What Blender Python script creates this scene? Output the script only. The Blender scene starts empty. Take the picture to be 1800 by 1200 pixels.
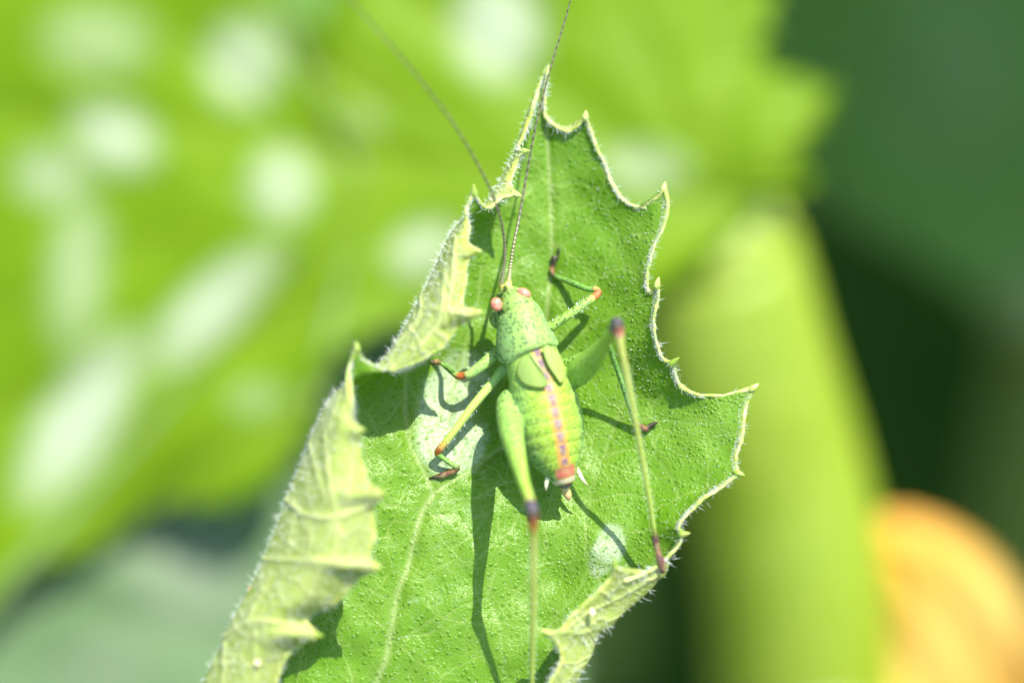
# Macro photograph: a green bush-cricket nymph on a curled, toothed young squash leaf.
# 1 Blender unit = 1 cm.
import bpy, math, random
import numpy as np
from mathutils import Vector, Matrix
from mathutils.kdtree import KDTree

rng = np.random.default_rng(7)
random.seed(7)
sc = bpy.context.scene
COL = sc.collection
sc.unit_settings.system = 'METRIC'
sc.unit_settings.scale_length = 0.01

# ------------------------------------------------------------------ camera
PITCH = math.radians(45.0)
ORG = Vector((0.0, 0.0, 34.0))                 # point on the leaf the lens is aimed at, 34 cm above the soil
D = 100.0 * 6.0 / 36.0                         # 100 mm macro lens, 6 cm field
CX = Vector((1, 0, 0))
CY = Vector((0, math.sin(PITCH), math.cos(PITCH)))
CZ = Vector((0, -math.cos(PITCH), math.sin(PITCH)))
cam_d = bpy.data.cameras.new('camera')
cam = bpy.data.objects.new('camera', cam_d)
COL.objects.link(cam)
cam.matrix_world = Matrix((
    (CX.x, CY.x, CZ.x, (ORG + CZ * D).x),
    (CX.y, CY.y, CZ.y, (ORG + CZ * D).y),
    (CX.z, CY.z, CZ.z, (ORG + CZ * D).z),
    (0, 0, 0, 1)))
cam_d.lens = 100.0
cam_d.sensor_width = 36.0
cam_d.clip_start = 0.5
cam_d.clip_end = 5000.0
cam_d.dof.use_dof = True
FOCUS_Z = 0.12
cam_d.dof.focus_distance = D - FOCUS_Z
APERTURE = 0.95                                 # cm, entrance pupil diameter
cam_d.dof.aperture_fstop = cam_d.lens * 1e-3 / APERTURE
sc.camera = cam

# ------------------------------------------------------------------ light
SUN_CAM = Vector((0.43, 0.94, 1.0)).normalized()
SUN_DIR = (CX * SUN_CAM.x + CY * SUN_CAM.y + CZ * SUN_CAM.z).normalized()
world = bpy.data.worlds.new('World')
sc.world = world
world.use_nodes = True
wn = world.node_tree
wn.nodes.clear()
sky = wn.nodes.new('ShaderNodeTexSky')
sky.sky_type = 'NISHITA'
sky.sun_disc = False
sky.sun_elevation = math.asin(SUN_DIR.z)
sky.sun_rotation = math.atan2(SUN_DIR.x, SUN_DIR.y)
bg = wn.nodes.new('ShaderNodeBackground')
bg.inputs['Strength'].default_value = 0.15
wo = wn.nodes.new('ShaderNodeOutputWorld')
wn.links.new(sky.outputs[0], bg.inputs[0])
wn.links.new(bg.outputs[0], wo.inputs[0])
sun_d = bpy.data.lights.new('sun', 'SUN')
sun_d.energy = 3.6
sun_d.angle = math.radians(0.53)
sun_d.color = (1.0, 0.95, 0.85)
sun = bpy.data.objects.new('sun', sun_d)
COL.objects.link(sun)
sun.rotation_euler = SUN_DIR.to_track_quat('Z', 'Y').to_euler()
sun.location = ORG + SUN_DIR * 60
sc.view_settings.view_transform = 'Standard'
sc.view_settings.look = 'None'
sc.view_settings.gamma = 1.0
sc.view_settings.use_curve_mapping = False
sc.view_settings.exposure = 1.52
sc.cycles.use_denoising = True
sc.cycles.max_bounces = 10
sc.cycles.transparent_max_bounces = 8
sc.cycles.sample_clamp_indirect = 8.0

# ------------------------------------------------------------------ helpers
MW = np.array([[CX.x, CY.x, CZ.x], [CX.y, CY.y, CZ.y], [CX.z, CY.z, CZ.z]])
ORGN = np.array(ORG)

def W(p):
    """(px, py, z) rows -> world points; px on the 1800x1200 picture, z in cm toward the lens."""
    p = np.atleast_2d(np.asarray(p, float))
    s = (D - p[:, 2]) / D
    loc = np.stack([(p[:, 0] - 900) / 300 * s, -(p[:, 1] - 600) / 300 * s, p[:, 2]], 1)
    return loc @ MW.T + ORGN

def catmull(P, n):
    """Catmull-Rom through P (k,d), n samples, uniform parameter."""
    P = np.asarray(P, float)
    k = len(P)
    Q = np.vstack([2 * P[0] - P[1], P, 2 * P[-1] - P[-2]])
    t = np.linspace(0, k - 1, n)
    i = np.minimum(t.astype(int), k - 2)
    f = (t - i)[:, None]
    a, b, c, d = Q[i], Q[i + 1], Q[i + 2], Q[i + 3]
    return 0.5 * (2 * b + (c - a) * f + (2 * a - 5 * b + 4 * c - d) * f ** 2 + (3 * b - a - 3 * c + d) * f ** 3)

def unit(v):
    return v / np.maximum(np.linalg.norm(v, axis=-1, keepdims=True), 1e-12)

def mesh_obj(name, verts, faces, mat, parent=None, smooth=True, base=None):
    me = bpy.data.meshes.new(name)
    v = np.asarray(verts, float)
    if base is not None:
        v = v - np.asarray(base)
    f = np.asarray(faces)
    me.vertices.add(len(v))
    me.vertices.foreach_set('co', v.astype(np.float32).ravel())
    nf, k = f.shape
    me.loops.add(nf * k)
    me.loops.foreach_set('vertex_index', f.astype(np.int32).ravel())
    me.polygons.add(nf)
    me.polygons.foreach_set('loop_start', np.arange(0, nf * k, k, dtype=np.int32))
    me.polygons.foreach_set('loop_total', np.full(nf, k, dtype=np.int32))
    me.update(calc_edges=True)
    me.validate()
    me.polygons.foreach_set('use_smooth', np.full(len(me.polygons), smooth))
    for m in (mat if isinstance(mat, (list, tuple)) else [mat]):
        me.materials.append(m)
    o = bpy.data.objects.new(name, me)
    COL.objects.link(o)
    if parent is not None:
        o.parent = parent
    elif base is not None:
        o.location = base
    return o

def thing(name, label, cat, loc, group=None):
    o = bpy.data.objects.new(name, None)
    COL.objects.link(o)
    o.location = loc
    o.empty_display_size = 0.3
    o['label'] = label
    o['category'] = cat
    if group:
        o['group'] = group
    return o

def tag(o, label, cat, group=None):
    o['label'] = label
    o['category'] = cat
    if group:
        o['group'] = group
    return o

def fattr(o, name, arr):
    a = o.data.attributes.new(name, 'FLOAT', 'POINT')
    a.data.foreach_set('value', np.asarray(arr, np.float32).ravel())

def vattr(o, name, arr):
    a = o.data.attributes.new(name, 'FLOAT_VECTOR', 'POINT')
    a.data.foreach_set('vector', np.asarray(arr, np.float32).ravel())

def cattr(o, name, arr):
    a = o.data.attributes.new(name, 'FLOAT_COLOR', 'POINT')
    arr = np.asarray(arr, np.float32)
    if arr.shape[1] == 3:
        arr = np.hstack([arr, np.ones((len(arr), 1), np.float32)])
    a.data.foreach_set('color', arr.ravel())

def grid_faces(nr, nc, wrap=False, off=0):
    r = np.arange(nr - 1)[:, None]
    c = np.arange(nc if wrap else nc - 1)[None, :]
    c2 = (c + 1) % nc
    f = np.stack([r * nc + c, r * nc + c2, (r + 1) * nc + c2, (r + 1) * nc + c], -1)
    return f.reshape(-1, 4) + off

def tube(path, radii, n=14, samples=60, flat=1.0, flatdir=None, caps=True):
    """Tube along world points with a radius per control point -> verts, quads, s."""
    P = catmull(path, samples)
    R = np.maximum(catmull(np.asarray(radii, float)[:, None], samples)[:, 0], 1e-4)
    T = unit(np.gradient(P, axis=0))
    ref = np.array(flatdir if flatdir is not None else CZ, float)
    A = unit(np.cross(T, ref))
    B = unit(np.cross(A, T))
    a = np.linspace(0, 2 * math.pi, n, endpoint=False)
    ring = (A[:, None, :] * np.cos(a)[None, :, None] * R[:, None, None]
            + B[:, None, :] * np.sin(a)[None, :, None] * R[:, None, None] * flat)
    V = (P[:, None, :] + ring).reshape(-1, 3)
    F = grid_faces(samples, n, True)
    s = np.repeat(np.linspace(0, 1, samples), n)
    if caps:
        V = np.vstack([V, P[0] - T[0] * R[0] * .6, P[-1] + T[-1] * R[-1] * .6])
        i0, i1 = len(V) - 2, len(V) - 1
        b = (samples - 1) * n
        c = np.arange(n)
        F = np.vstack([F, np.stack([np.full(n, i0), (c + 1) % n, c, c], 1)[:, [0, 1, 2, 2]],
                       np.stack([np.full(n, i1), b + c, b + (c + 1) % n, b + (c + 1) % n], 1)])
        s = np.append(s, [0, 1])
    return V, F, s

def tris(F):
    """Mixed quads (degenerate ones repeat the last index) -> triangles."""
    F = np.asarray(F)
    t1 = F[:, [0, 1, 2]]
    t2 = F[:, [0, 2, 3]]
    T = np.vstack([t1, t2])
    ok = (T[:, 0] != T[:, 1]) & (T[:, 1] != T[:, 2]) & (T[:, 0] != T[:, 2])
    return T[ok]

def tube_obj(name, path, radii, mat, parent, base, **k):
    V, F, s = tube(path, radii, **k)
    o = mesh_obj(name, V, tris(F), mat, parent, base=base)
    fattr(o, 's', s)
    return o

# ------------------------------------------------------------------ materials
class N:
    """Small node-building helper."""
    def __init__(self, name):
        self.m = bpy.data.materials.new(name)
        self.m.use_nodes = True
        self.t = self.m.node_tree
        self.t.nodes.clear()
        self.out = self.t.nodes.new('ShaderNodeOutputMaterial')
    def n(self, kind, ins=None, **props):
        nd = self.t.nodes.new(kind)
        for k, v in props.items():
            setattr(nd, k, v)
        for k, v in (ins or {}).items():
            self.set(nd.inputs[k], v)
        return nd
    def set(self, sock, v):
        if hasattr(v, 'is_linked') or isinstance(v, bpy.types.NodeSocket):
            self.t.links.new(v, sock)
        else:
            if isinstance(v, tuple) and len(v) == 3 and sock.type == 'RGBA':
                v = (*v, 1)
            sock.default_value = v
    def mix(self, f, a, b, mode='MIX'):
        nd = self.n('ShaderNodeMix', data_type='RGBA', blend_type=mode)
        self.set(nd.inputs[0], f)
        self.set(nd.inputs[6], a)
        self.set(nd.inputs[7], b)
        return nd.outputs[2]
    def math(self, op, a, b=0.0, c=0.0, clamp=False):
        nd = self.n('ShaderNodeMath', operation=op, use_clamp=clamp)
        for i, v in enumerate((a, b, c)):
            self.set(nd.inputs[i], v)
        return nd.outputs[0]
    def ramp(self, v, lo, hi, a=0.0, b=1.0):
        nd = self.n('ShaderNodeMapRange', interpolation_type='SMOOTHSTEP')
        for i, x in enumerate((v, lo, hi, a, b)):
            self.set(nd.inputs[i], x)
        return nd.outputs[0]
    def attr(self, name, out='Fac'):
        return self.n('ShaderNodeAttribute', attribute_name=name).outputs[out]
    def obj(self):
        return self.n('ShaderNodeTexCoord').outputs['Object']
    def noise(self, vec, scale, detail=3.0, rough=.55, out='Fac'):
        return self.n('ShaderNodeTexNoise', {'Vector': vec, 'Scale': scale, 'Detail': detail, 'Roughness': rough}).outputs[out]
    def voro(self, vec, scale, feature='F1', dim='3D', rand=1.0, out='Distance'):
        nd = self.n('ShaderNodeTexVoronoi', feature=feature, voronoi_dimensions=dim)
        self.set(nd.inputs['Vector'], vec)
        self.set(nd.inputs['Scale'], scale)
        self.set(nd.inputs['Randomness'], rand)
        return nd.outputs[out]
    def bump(self, h, strength, dist, normal=None):
        nd = self.n('ShaderNodeBump', {'Height': h, 'Strength': strength, 'Distance': dist})
        if normal is not None:
            self.set(nd.inputs['Normal'], normal)
        return nd.outputs[0]
    def leaf(self, col, tcol, rough, trans, normal=None, spec=.5):
        p = self.n('ShaderNodeBsdfPrincipled', {'Base Color': col, 'Roughness': rough, 'Specular IOR Level': spec})
        t = self.n('ShaderNodeBsdfTranslucent', {'Color': tcol})
        if normal is not None:
            self.set(p.inputs['Normal'], normal)
        mx = self.n('ShaderNodeMixShader')
        mx.inputs[0].default_value = trans
        self.t.links.new(p.outputs[0], mx.inputs[1])
        self.t.links.new(t.outputs[0], mx.inputs[2])
        self.t.links.new(mx.outputs[0], self.out.inputs[0])
        return self.m
    def plain(self, col, rough, normal=None, spec=.5, sss=0.0, sssr=(.1, .1, .05), sscale=.05, coat=0.0):
        p = self.n('ShaderNodeBsdfPrincipled', {'Base Color': col, 'Roughness': rough, 'Specular IOR Level': spec,
                                                'Subsurface Weight': sss, 'Subsurface Scale': sscale, 'Coat Weight': coat})
        p.inputs['Subsurface Radius'].default_value = sssr
        if normal is not None:
            self.set(p.inputs['Normal'], normal)
        self.t.links.new(p.outputs[0], self.out.inputs[0])
        return self.m

def mat_leaf_top():
    b = N('young_leaf_upper_side')
    fl = b.attr('flat', 'Vector')
    vein = b.attr('vein')
    rim = b.attr('rim')
    warp = b.n('ShaderNodeVectorMath', {0: fl, 1: b.n('ShaderNodeVectorMath', {0: b.noise(fl, 4.0, 2, .5, 'Color'), 'Scale': .08}, operation='SCALE').outputs[0]}, operation='ADD').outputs[0]
    warp2 = b.n('ShaderNodeVectorMath', {0: fl, 1: b.n('ShaderNodeVectorMath', {0: b.noise(fl, 8.0, 3, .6, 'Color'), 'Scale': .10}, operation='SCALE').outputs[0]}, operation='ADD').outputs[0]
    d1 = b.voro(warp, 16.0, dim='2D', rand=.95)
    size = b.ramp(b.noise(fl, 9, 3), .3, .7, .12, .33)
    dot = b.ramp(d1, .04, size, 1.0, 0.0)
    d2 = b.voro(warp, 34.0, dim='2D', rand=1.0)
    dot2 = b.ramp(d2, .08, b.ramp(b.noise(fl, 6, 2), .35, .65, .16, .40), 1.0, 0.0)
    dense = b.ramp(b.n('ShaderNodeSeparateXYZ', {0: fl}).outputs[0], 3.0, 3.5)
    netl = b.ramp(b.voro(warp2, 3.1, feature='DISTANCE_TO_EDGE', dim='2D'), .003, .030, 1.0, 0.0)
    net2 = b.ramp(b.voro(warp2, 8.0, feature='DISTANCE_TO_EDGE', dim='2D'), .01, .06, 1.0, 0.0)
    patch = b.noise(fl, 2.2, 3)
    c = b.mix(b.ramp(patch, .3, .7), (.112, .252, .010), (.150, .292, .026))
    ma = b.attr('mottle_glare')
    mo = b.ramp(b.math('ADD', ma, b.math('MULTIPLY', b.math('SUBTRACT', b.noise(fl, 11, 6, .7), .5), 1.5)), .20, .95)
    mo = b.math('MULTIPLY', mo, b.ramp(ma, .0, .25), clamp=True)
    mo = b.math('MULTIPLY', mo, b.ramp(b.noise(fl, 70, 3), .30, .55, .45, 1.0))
    c = b.mix(b.math('MULTIPLY', mo, .85), c, (.47, .57, .38))  # silvery tone also paints the sun glare into the blade colour
    c = b.mix(b.math('MULTIPLY', dot, .50), c, (.070, .215, .004))
    fine = b.noise(fl, 60, 2)
    c = b.mix(b.math('MULTIPLY', b.ramp(fine, .45, .75), .35), c, (.20, .32, .05))
    c = b.mix(b.math('MULTIPLY', netl, .55), c, (.25, .37, .08))
    c = b.mix(b.math('MULTIPLY', net2, .22), c, (.27, .39, .09))
    c = b.mix(b.math('MULTIPLY', vein, .95, clamp=True), c, (.29, .39, .12))
    c = b.mix(b.math('MULTIPLY', rim, .6, clamp=True), c, (.42, .48, .12))
    h = b.math('ADD', b.math('MULTIPLY', dot, .80), b.math('MULTIPLY', dot2, b.ramp(dense, 0.0, 1.0, .30, .60)))
    h = b.math('SUBTRACT', h, b.math('MULTIPLY', b.math('ADD', netl, b.math('MULTIPLY', net2, .5)), .18))
    h = b.math('ADD', h, b.math('MULTIPLY', b.voro(fl, 85, dim='2D'), .22))
    h = b.math('ADD', h, b.math('MULTIPLY', b.noise(fl, 24, 3), .45))
    nrm = b.bump(h, .60, .010)
    rough = b.ramp(b.noise(fl, 45, 2), .3, .7, .26, .42)
    return b.leaf(c, b.mix(.5, c, (.26, .50, .01)), rough, .36, nrm, .22)

def mat_leaf_under():
    b = N('young_leaf_underside')
    o = b.obj()
    vein = b.attr('vein_under')
    rim = b.attr('rim')
    n1 = b.noise(o, 9, 4)
    c = b.mix(b.ramp(n1, .3, .7), (.34, .44, .075), (.45, .53, .13))
    c = b.mix(b.math('MULTIPLY', b.ramp(b.noise(o, 55, 3), .45, .7), .35), c, (.58, .62, .28))
    ow = b.n('ShaderNodeVectorMath', {0: o, 1: b.n('ShaderNodeVectorMath', {0: b.noise(o, 6.0, 3, .6, 'Color'), 'Scale': .12}, operation='SCALE').outputs[0]}, operation='ADD').outputs[0]
    net = b.ramp(b.voro(ow, 6.5, feature='DISTANCE_TO_EDGE'), .01, .09, 1.0, 0.0)
    c = b.mix(b.math('MULTIPLY', net, .40), c, (.62, .66, .30))
    c = b.mix(b.math('MULTIPLY', vein, .7, clamp=True), c, (.66, .68, .30))
    c = b.mix(b.math('MULTIPLY', rim, .8, clamp=True), c, (.56, .60, .09))
    h = b.math('ADD', b.noise(o, 40, 4), b.math('MULTIPLY', b.noise(o, 150, 2), .5))
    h = b.math('ADD', h, b.math('MULTIPLY', net, .7))
    return b.leaf(c, (.46, .58, .06), .6, .42, b.bump(h, .75, .014), .35)

def mat_rim():
    b = N('yellow_leaf_margin')
    o = b.obj()
    c = b.mix(b.ramp(b.noise(o, 9, 5, .7), .36, .64), (.22, .33, .03), (.50, .54, .17))
    return b.plain(c, .4, b.bump(b.noise(o, 70, 3), .5, .006), .5, .4, (.3, .3, .05), .03)

def mat_hair():
    b = N('white_leaf_hair')
    return b.leaf((.80, .84, .78), (.8, .85, .75), .25, .35, None, .6)

def mat_squash(name, c1, c2, vcol, mcol, spec=.25, trans=.35, rough=.5):
    b = N(name)
    o = b.obj()
    vein = b.attr('vein')
    mott_glare = b.attr('mottle_glare')
    c = b.mix(b.ramp(b.noise(o, .9, 4), .3, .7), c1, c2)
    c = b.mix(b.math('MULTIPLY', vein, .8, clamp=True), c, vcol)
    mo = b.math('MULTIPLY', mott_glare, b.ramp(b.noise(o, 2.2, 3), .2, .5, .55, 1.0), clamp=True)
    c = b.mix(mo, c, mcol)
    h = b.math('ADD', b.noise(o, 3.0, 4), b.math('MULTIPLY', b.voro(o, 12), .4))
    t = b.mix(mo, tuple(min(1, x * 1.3) for x in c2), mcol)
    return b.leaf(c, t, rough, trans, b.bump(h, .25, .04), spec)

def mat_stem(name, c1, c2):
    b = N(name)
    o = b.obj()
    s = b.n('ShaderNodeMapping', {'Vector': o, 'Scale': (3.0, 3.0, .35)}).outputs[0]
    c = b.mix(b.ramp(b.noise(s, 2.0, 4), .3, .7), c1, c2)
    return b.plain(c, .42, b.bump(b.noise(s, 5, 3), .4, .05), .5, .5, (.8, .9, .1), .35)

def mat_soil():
    b = N('dark_garden_soil')
    o = b.obj()
    c = b.mix(b.noise(o, .35, 6), (.020, .016, .011), (.055, .045, .032))
    c = b.mix(b.ramp(b.noise(o, 1.4, 4), .55, .75), c, (.09, .078, .058))
    return b.plain(c, .95, b.bump(b.noise(o, 1.2, 6), 1.0, .8), .15)

def mat_petal():
    b = N('orange_squash_petal')
    o = b.obj()
    s = b.attr('s')
    c = b.mix(b.ramp(s, .70, 1.0), (.86, .68, .20), (.76, .42, .05))
    c = b.mix(b.math('MULTIPLY', b.attr('vein'), .2), c, (.65, .42, .05))
    return b.leaf(c, (.92, .60, .08), .5, .45, b.bump(b.noise(o, 5, 4), .4, .05), .3)

def mat_body():
    b = N('cricket_skin')
    o = b.obj()
    c = b.n('ShaderNodeAttribute', attribute_name='tint')
    sp = c.outputs['Alpha']
    d = b.voro(o, 50.0, rand=1.0)
    keep = b.ramp(b.noise(o, 22, 3), .30, .50)
    dots = b.math('MULTIPLY', b.ramp(d, .30, .44, 1.0, 0.0), keep)
    dots = b.math('MULTIPLY', dots, sp)
    n = b.noise(o, 26, 4)
    col = b.mix(b.math('MULTIPLY', b.ramp(n, .4, .7), .22), c.outputs['Color'], (.42, .54, .18))
    col = b.mix(b.math('MULTIPLY', dots, .92, clamp=True), col, (.03, .06, .03))
    h = b.math('ADD', b.math('MULTIPLY', b.noise(o, 55, 3), .6), b.math('MULTIPLY', b.noise(o, 170, 2), .25))
    return b.plain(col, .46, b.bump(h, .75, .009), .28, .5, (.25, .45, .08), .05, 0.0)

def mat_attr(name, rough=.4, sss=.3, coat=0.0):
    b = N(name)
    c = b.n('ShaderNodeAttribute', attribute_name='tint').outputs['Color']
    o = b.obj()
    c = b.mix(b.math('MULTIPLY', b.ramp(b.noise(o, 60, 3), .4, .7), .25), c, (.30, .30, .16))
    return b.plain(c, rough, b.bump(b.noise(o, 90, 2), .2, .004), .5, sss, (.3, .3, .1), .03, coat)

def mat_eye():
    b = N('salmon_compound_eye')
    o = b.obj()
    d = b.voro(o, 150.0)
    c = b.mix(b.ramp(b.noise(o, 28, 2), .3, .7), (.50, .17, .10), (.60, .27, .17))
    return b.plain(c, .16, b.bump(d, .15, .002), .6, .3, (.3, .1, .05), .02, .5)

def mat_wing():
    b = N('wing_pad_skin')
    o = b.obj()
    c = b.n('ShaderNodeAttribute', attribute_name='tint').outputs['Color']
    return b.leaf(c, (.45, .62, .12), .32, .3, b.bump(b.noise(o, 60, 3), .3, .004), .5)

def mat_speck(name, a, c):
    b = N(name)
    o = b.obj()
    return b.plain(b.mix(b.noise(o, 30, 3), a, c), .7, b.bump(b.noise(o, 60, 3), .6, .01), .3)

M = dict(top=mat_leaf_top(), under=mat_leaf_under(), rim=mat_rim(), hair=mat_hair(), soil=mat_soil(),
         petal=mat_petal(), body=mat_body(), antenna=mat_attr('banded_antenna', .4, .1), eye=mat_eye(),
         wing=mat_wing(), cercus=mat_attr('pale_cercus', .4, .3),
         speck=mat_speck('brown_husk', (.30, .17, .07), (.55, .38, .2)),
         grain=mat_speck('yellow_grain', (.75, .58, .25), (.85, .75, .5)),
         sq=mat_squash('squash_leaf_upper', (.118, .228, .003), (.145, .258, .005), (.17, .275, .02), (.44, .51, .34), .12),
         squ=mat_squash('squash_leaf_underside', (.17, .28, .07), (.22, .33, .10), (.34, .42, .16), (.40, .48, .28)),
         sq2=mat_squash('old_squash_leaf_upper', (.115, .25, .045), (.14, .28, .06), (.17, .30, .08), (.24, .35, .15), .06),
         sq4=mat_squash('silvery_squash_leaf_upper', (.105, .185, .075), (.135, .215, .10), (.13, .20, .09), (.19, .25, .15), .1),
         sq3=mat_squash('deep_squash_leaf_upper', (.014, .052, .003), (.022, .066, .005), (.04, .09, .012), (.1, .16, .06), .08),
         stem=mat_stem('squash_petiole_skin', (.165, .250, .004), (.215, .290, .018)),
         dstem=mat_stem('shaded_vine_skin', (.10, .17, .03), (.15, .22, .05)))

# ------------------------------------------------------------------ soil
def build_soil():
    n = 160
    r = 400 * np.linspace(-1, 1, n) ** 3
    X, Y = np.meshgrid(r, r + 40, indexing='ij')
    Z = .9 * np.sin(X * .21 + 1.3) * np.sin(Y * .17) + .6 * np.sin(X * .53) * np.sin(Y * .47 + 2) + rng.normal(0, .22, X.shape)
    o = mesh_obj('soil', np.stack([X, Y, Z], -1).reshape(-1, 3), grid_faces(n, n), M['soil'])
    o['kind'] = 'structure'
build_soil()

# ------------------------------------------------------------------ the young leaf in focus
# margins traced from tip to base: (px, py, z, corner?)  corner = a tooth point
LM = [(960,128,.15,1),(946,165,.18,0),(936,200,.20,0),(922,240,.22,0),(912,258,.24,0),(923,267,.29,1),(908,290,.25,0),
      (897,328,.28,0),(909,342,.35,1),(885,350,.33,0),(862,366,.35,0),(846,362,.42,0),(833,338,.52,1),(823,368,.50,0),
      (824,400,.52,0),(822,430,.55,0),(839,442,.61,1),(821,458,.56,0),(817,500,.58,0),(811,540,.60,0),(839,550,.68,1),
      (806,572,.60,0),(780,605,.60,0),(735,635,.60,0),(690,652,.58,0),(655,641,.60,0),(636,628,.66,0),(626,610,.72,1),
      (617,645,.68,0),(620,700,.72,0),(621,738,.75,0),(636,757,.81,1),(629,780,.75,0),(640,825,.75,0),(648,850,.76,0),
      (671,866,.83,1),(655,890,.75,0),(657,940,.75,0),(648,978,.76,0),(663,996,.81,1),(640,1006,.74,0),(612,1030,.72,0),
      (588,1058,.70,0),(548,1074,.66,0),(538,1098,.68,0),(557,1116,.75,1),(524,1130,.68,0),(500,1155,.66,0),(480,1210,.64,0),
      (440,1300,.60,0),(400,1400,.50,0),(450,1600,.30,0),(560,1760,.20,0)]
RM = [(960,128,.15,1),(958,165,.12,0),(955,198,.10,0),(970,220,.10,0),(995,233,.10,0),(1013,226,.12,0),(1029,204,.17,1),
      (1038,235,.12,0),(1048,262,.10,0),(1063,290,.10,0),(1075,325,.10,0),(1095,352,.10,0),(1125,366,.12,0),(1150,358,.15,0),
      (1168,329,.21,1),(1173,365,.20,0),(1165,400,.20,0),(1150,430,.20,0),(1138,470,.20,0),(1136,500,.20,0),(1143,518,.20,0),
      (1155,500,.26,1),(1156,525,.25,0),(1148,560,.25,0),(1152,600,.25,0),(1165,632,.22,0),(1183,638,.24,1),(1186,660,.20,0),
      (1200,683,.18,0),(1235,698,.15,0),(1275,693,.15,0),(1326,681,.19,1),(1311,715,.18,0),(1305,760,.20,0),(1293,805,.22,0),
      (1298,832,.27,1),(1270,852,.28,0),(1235,875,.30,0),(1205,905,.32,0),(1192,925,.35,0),(1201,938,.39,1),(1185,965,.38,0),
      (1150,995,.42,0),(1110,1015,.46,0),(1090,1015,.48,0),(1080,994,.54,1),(1070,1018,.50,0),(1040,1048,.50,0),(1005,1080,.50,0),
      (985,1105,.52,0),(961,1111,.57,1),(976,1130,.52,0),(984,1160,.50,0),(960,1210,.50,0),(930,1300,.45,0),(880,1400,.40,0),
      (820,1600,.28,0),(720,1760,.20,0)]
ROWS = [ # left index, right index, then inner points Lc Ls Lu b1 b2 b3 b4 Rs
 (0, 0, None),
 (2, 2, [(933,200,.19),(931,200,.15),(934,200,.11),(938,200,.09),(942,200,.085),(946,199,.085),(950,198,.09),(953,198,.095)]),
 (6, 8, [(903,290,.24),(900,288,.16),(907,285,.08),(925,280,.03),(955,272,.01),(985,266,.02),(1012,262,.05),(1032,262,.08)]),
 (10,11,[(857,365,.31),(853,363,.22),(862,360,.10),(892,356,.02),(945,350,-.03),(1000,348,-.03),(1045,348,.01),(1075,350,.06)]),
 (14,17,[(811,405,.50),(799,408,.32),(815,410,.12),(865,415,-.01),(930,420,-.07),(1010,425,-.06),(1080,428,.01),(1120,430,.10)]),
 (18,20,[(785,502,.60),(754,503,.36),(780,505,.10),(850,508,-.05),(930,512,-.11),(1010,515,-.09),(1075,517,.01),(1118,518,.12)]),
 (22,24,[(740,602,.62),(703,598,.42),(735,598,.12),(815,600,-.08),(910,600,-.13),(1000,600,-.09),(1075,600,.02),(1125,600,.16)]),
 (24,28,[(675,652,.56),(662,648,.42),(690,655,.15),(770,668,-.09),(880,678,-.13),(1000,682,-.08),(1100,684,.00),(1160,684,.10)]),
 (29,33,[(603,702,.68),(586,702,.45),(620,710,.20),(715,735,.03),(860,755,-.04),(1020,760,-.05),(1160,762,.02),(1250,762,.13)]),
 (33,36,[(585,822,.80),(530,822,.50),(575,830,.24),(690,845,.15),(840,852,.08),(1000,855,.02),(1140,855,.08),(1225,853,.19)]),
 (37,39,[(570,938,.85),(487,935,.55),(540,938,.28),(670,942,.21),(830,942,.16),(980,938,.09),(1100,932,.15),(1165,928,.26)]),
 (41,44,[(530,1028,.82),(450,1022,.55),(510,1022,.30),(650,1025,.23),(810,1022,.19),(960,1016,.11),(1085,1010,.17),(1160,1012,.30)]),
 (44,48,[(475,1095,.78),(412,1090,.55),(480,1090,.32),(630,1090,.25),(790,1088,.22),(930,1080,.17),(1035,1070,.23),(1092,1075,.36)]),
 (47,51,[(445,1150,.74),(388,1145,.53),(460,1145,.33),(610,1145,.24),(770,1142,.22),(900,1135,.21),(1000,1130,.28),(1042,1128,.38)]),
 (48,53,[(425,1205,.72),(362,1200,.52),(440,1200,.34),(590,1205,.24),(750,1205,.22),(880,1200,.22),(970,1200,.28),(1005,1205,.38)]),
 (49,54,[(390,1300,.65),(335,1300,.50),(410,1300,.34),(550,1300,.24),(700,1300,.22),(830,1300,.23),(920,1300,.28),(965,1300,.36)]),
 (50,55,[(360,1400,.52),(315,1400,.42),(380,1400,.32),(500,1400,.25),(640,1400,.22),(760,1400,.22),(850,1400,.27),(900,1400,.33)]),
 (51,56,[(435,1600,.30),(430,1600,.27),(460,1600,.23),(540,1600,.20),(635,1600,.18),(710,1600,.18),(770,1600,.21),(800,1600,.24)]),
 (52,57,[(570,1760,.19),(580,1760,.18),(600,1760,.17),(620,1760,.16),(645,1760,.15),(670,1760,.15),(690,1760,.16),(705,1760,.18)]),
]
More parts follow.
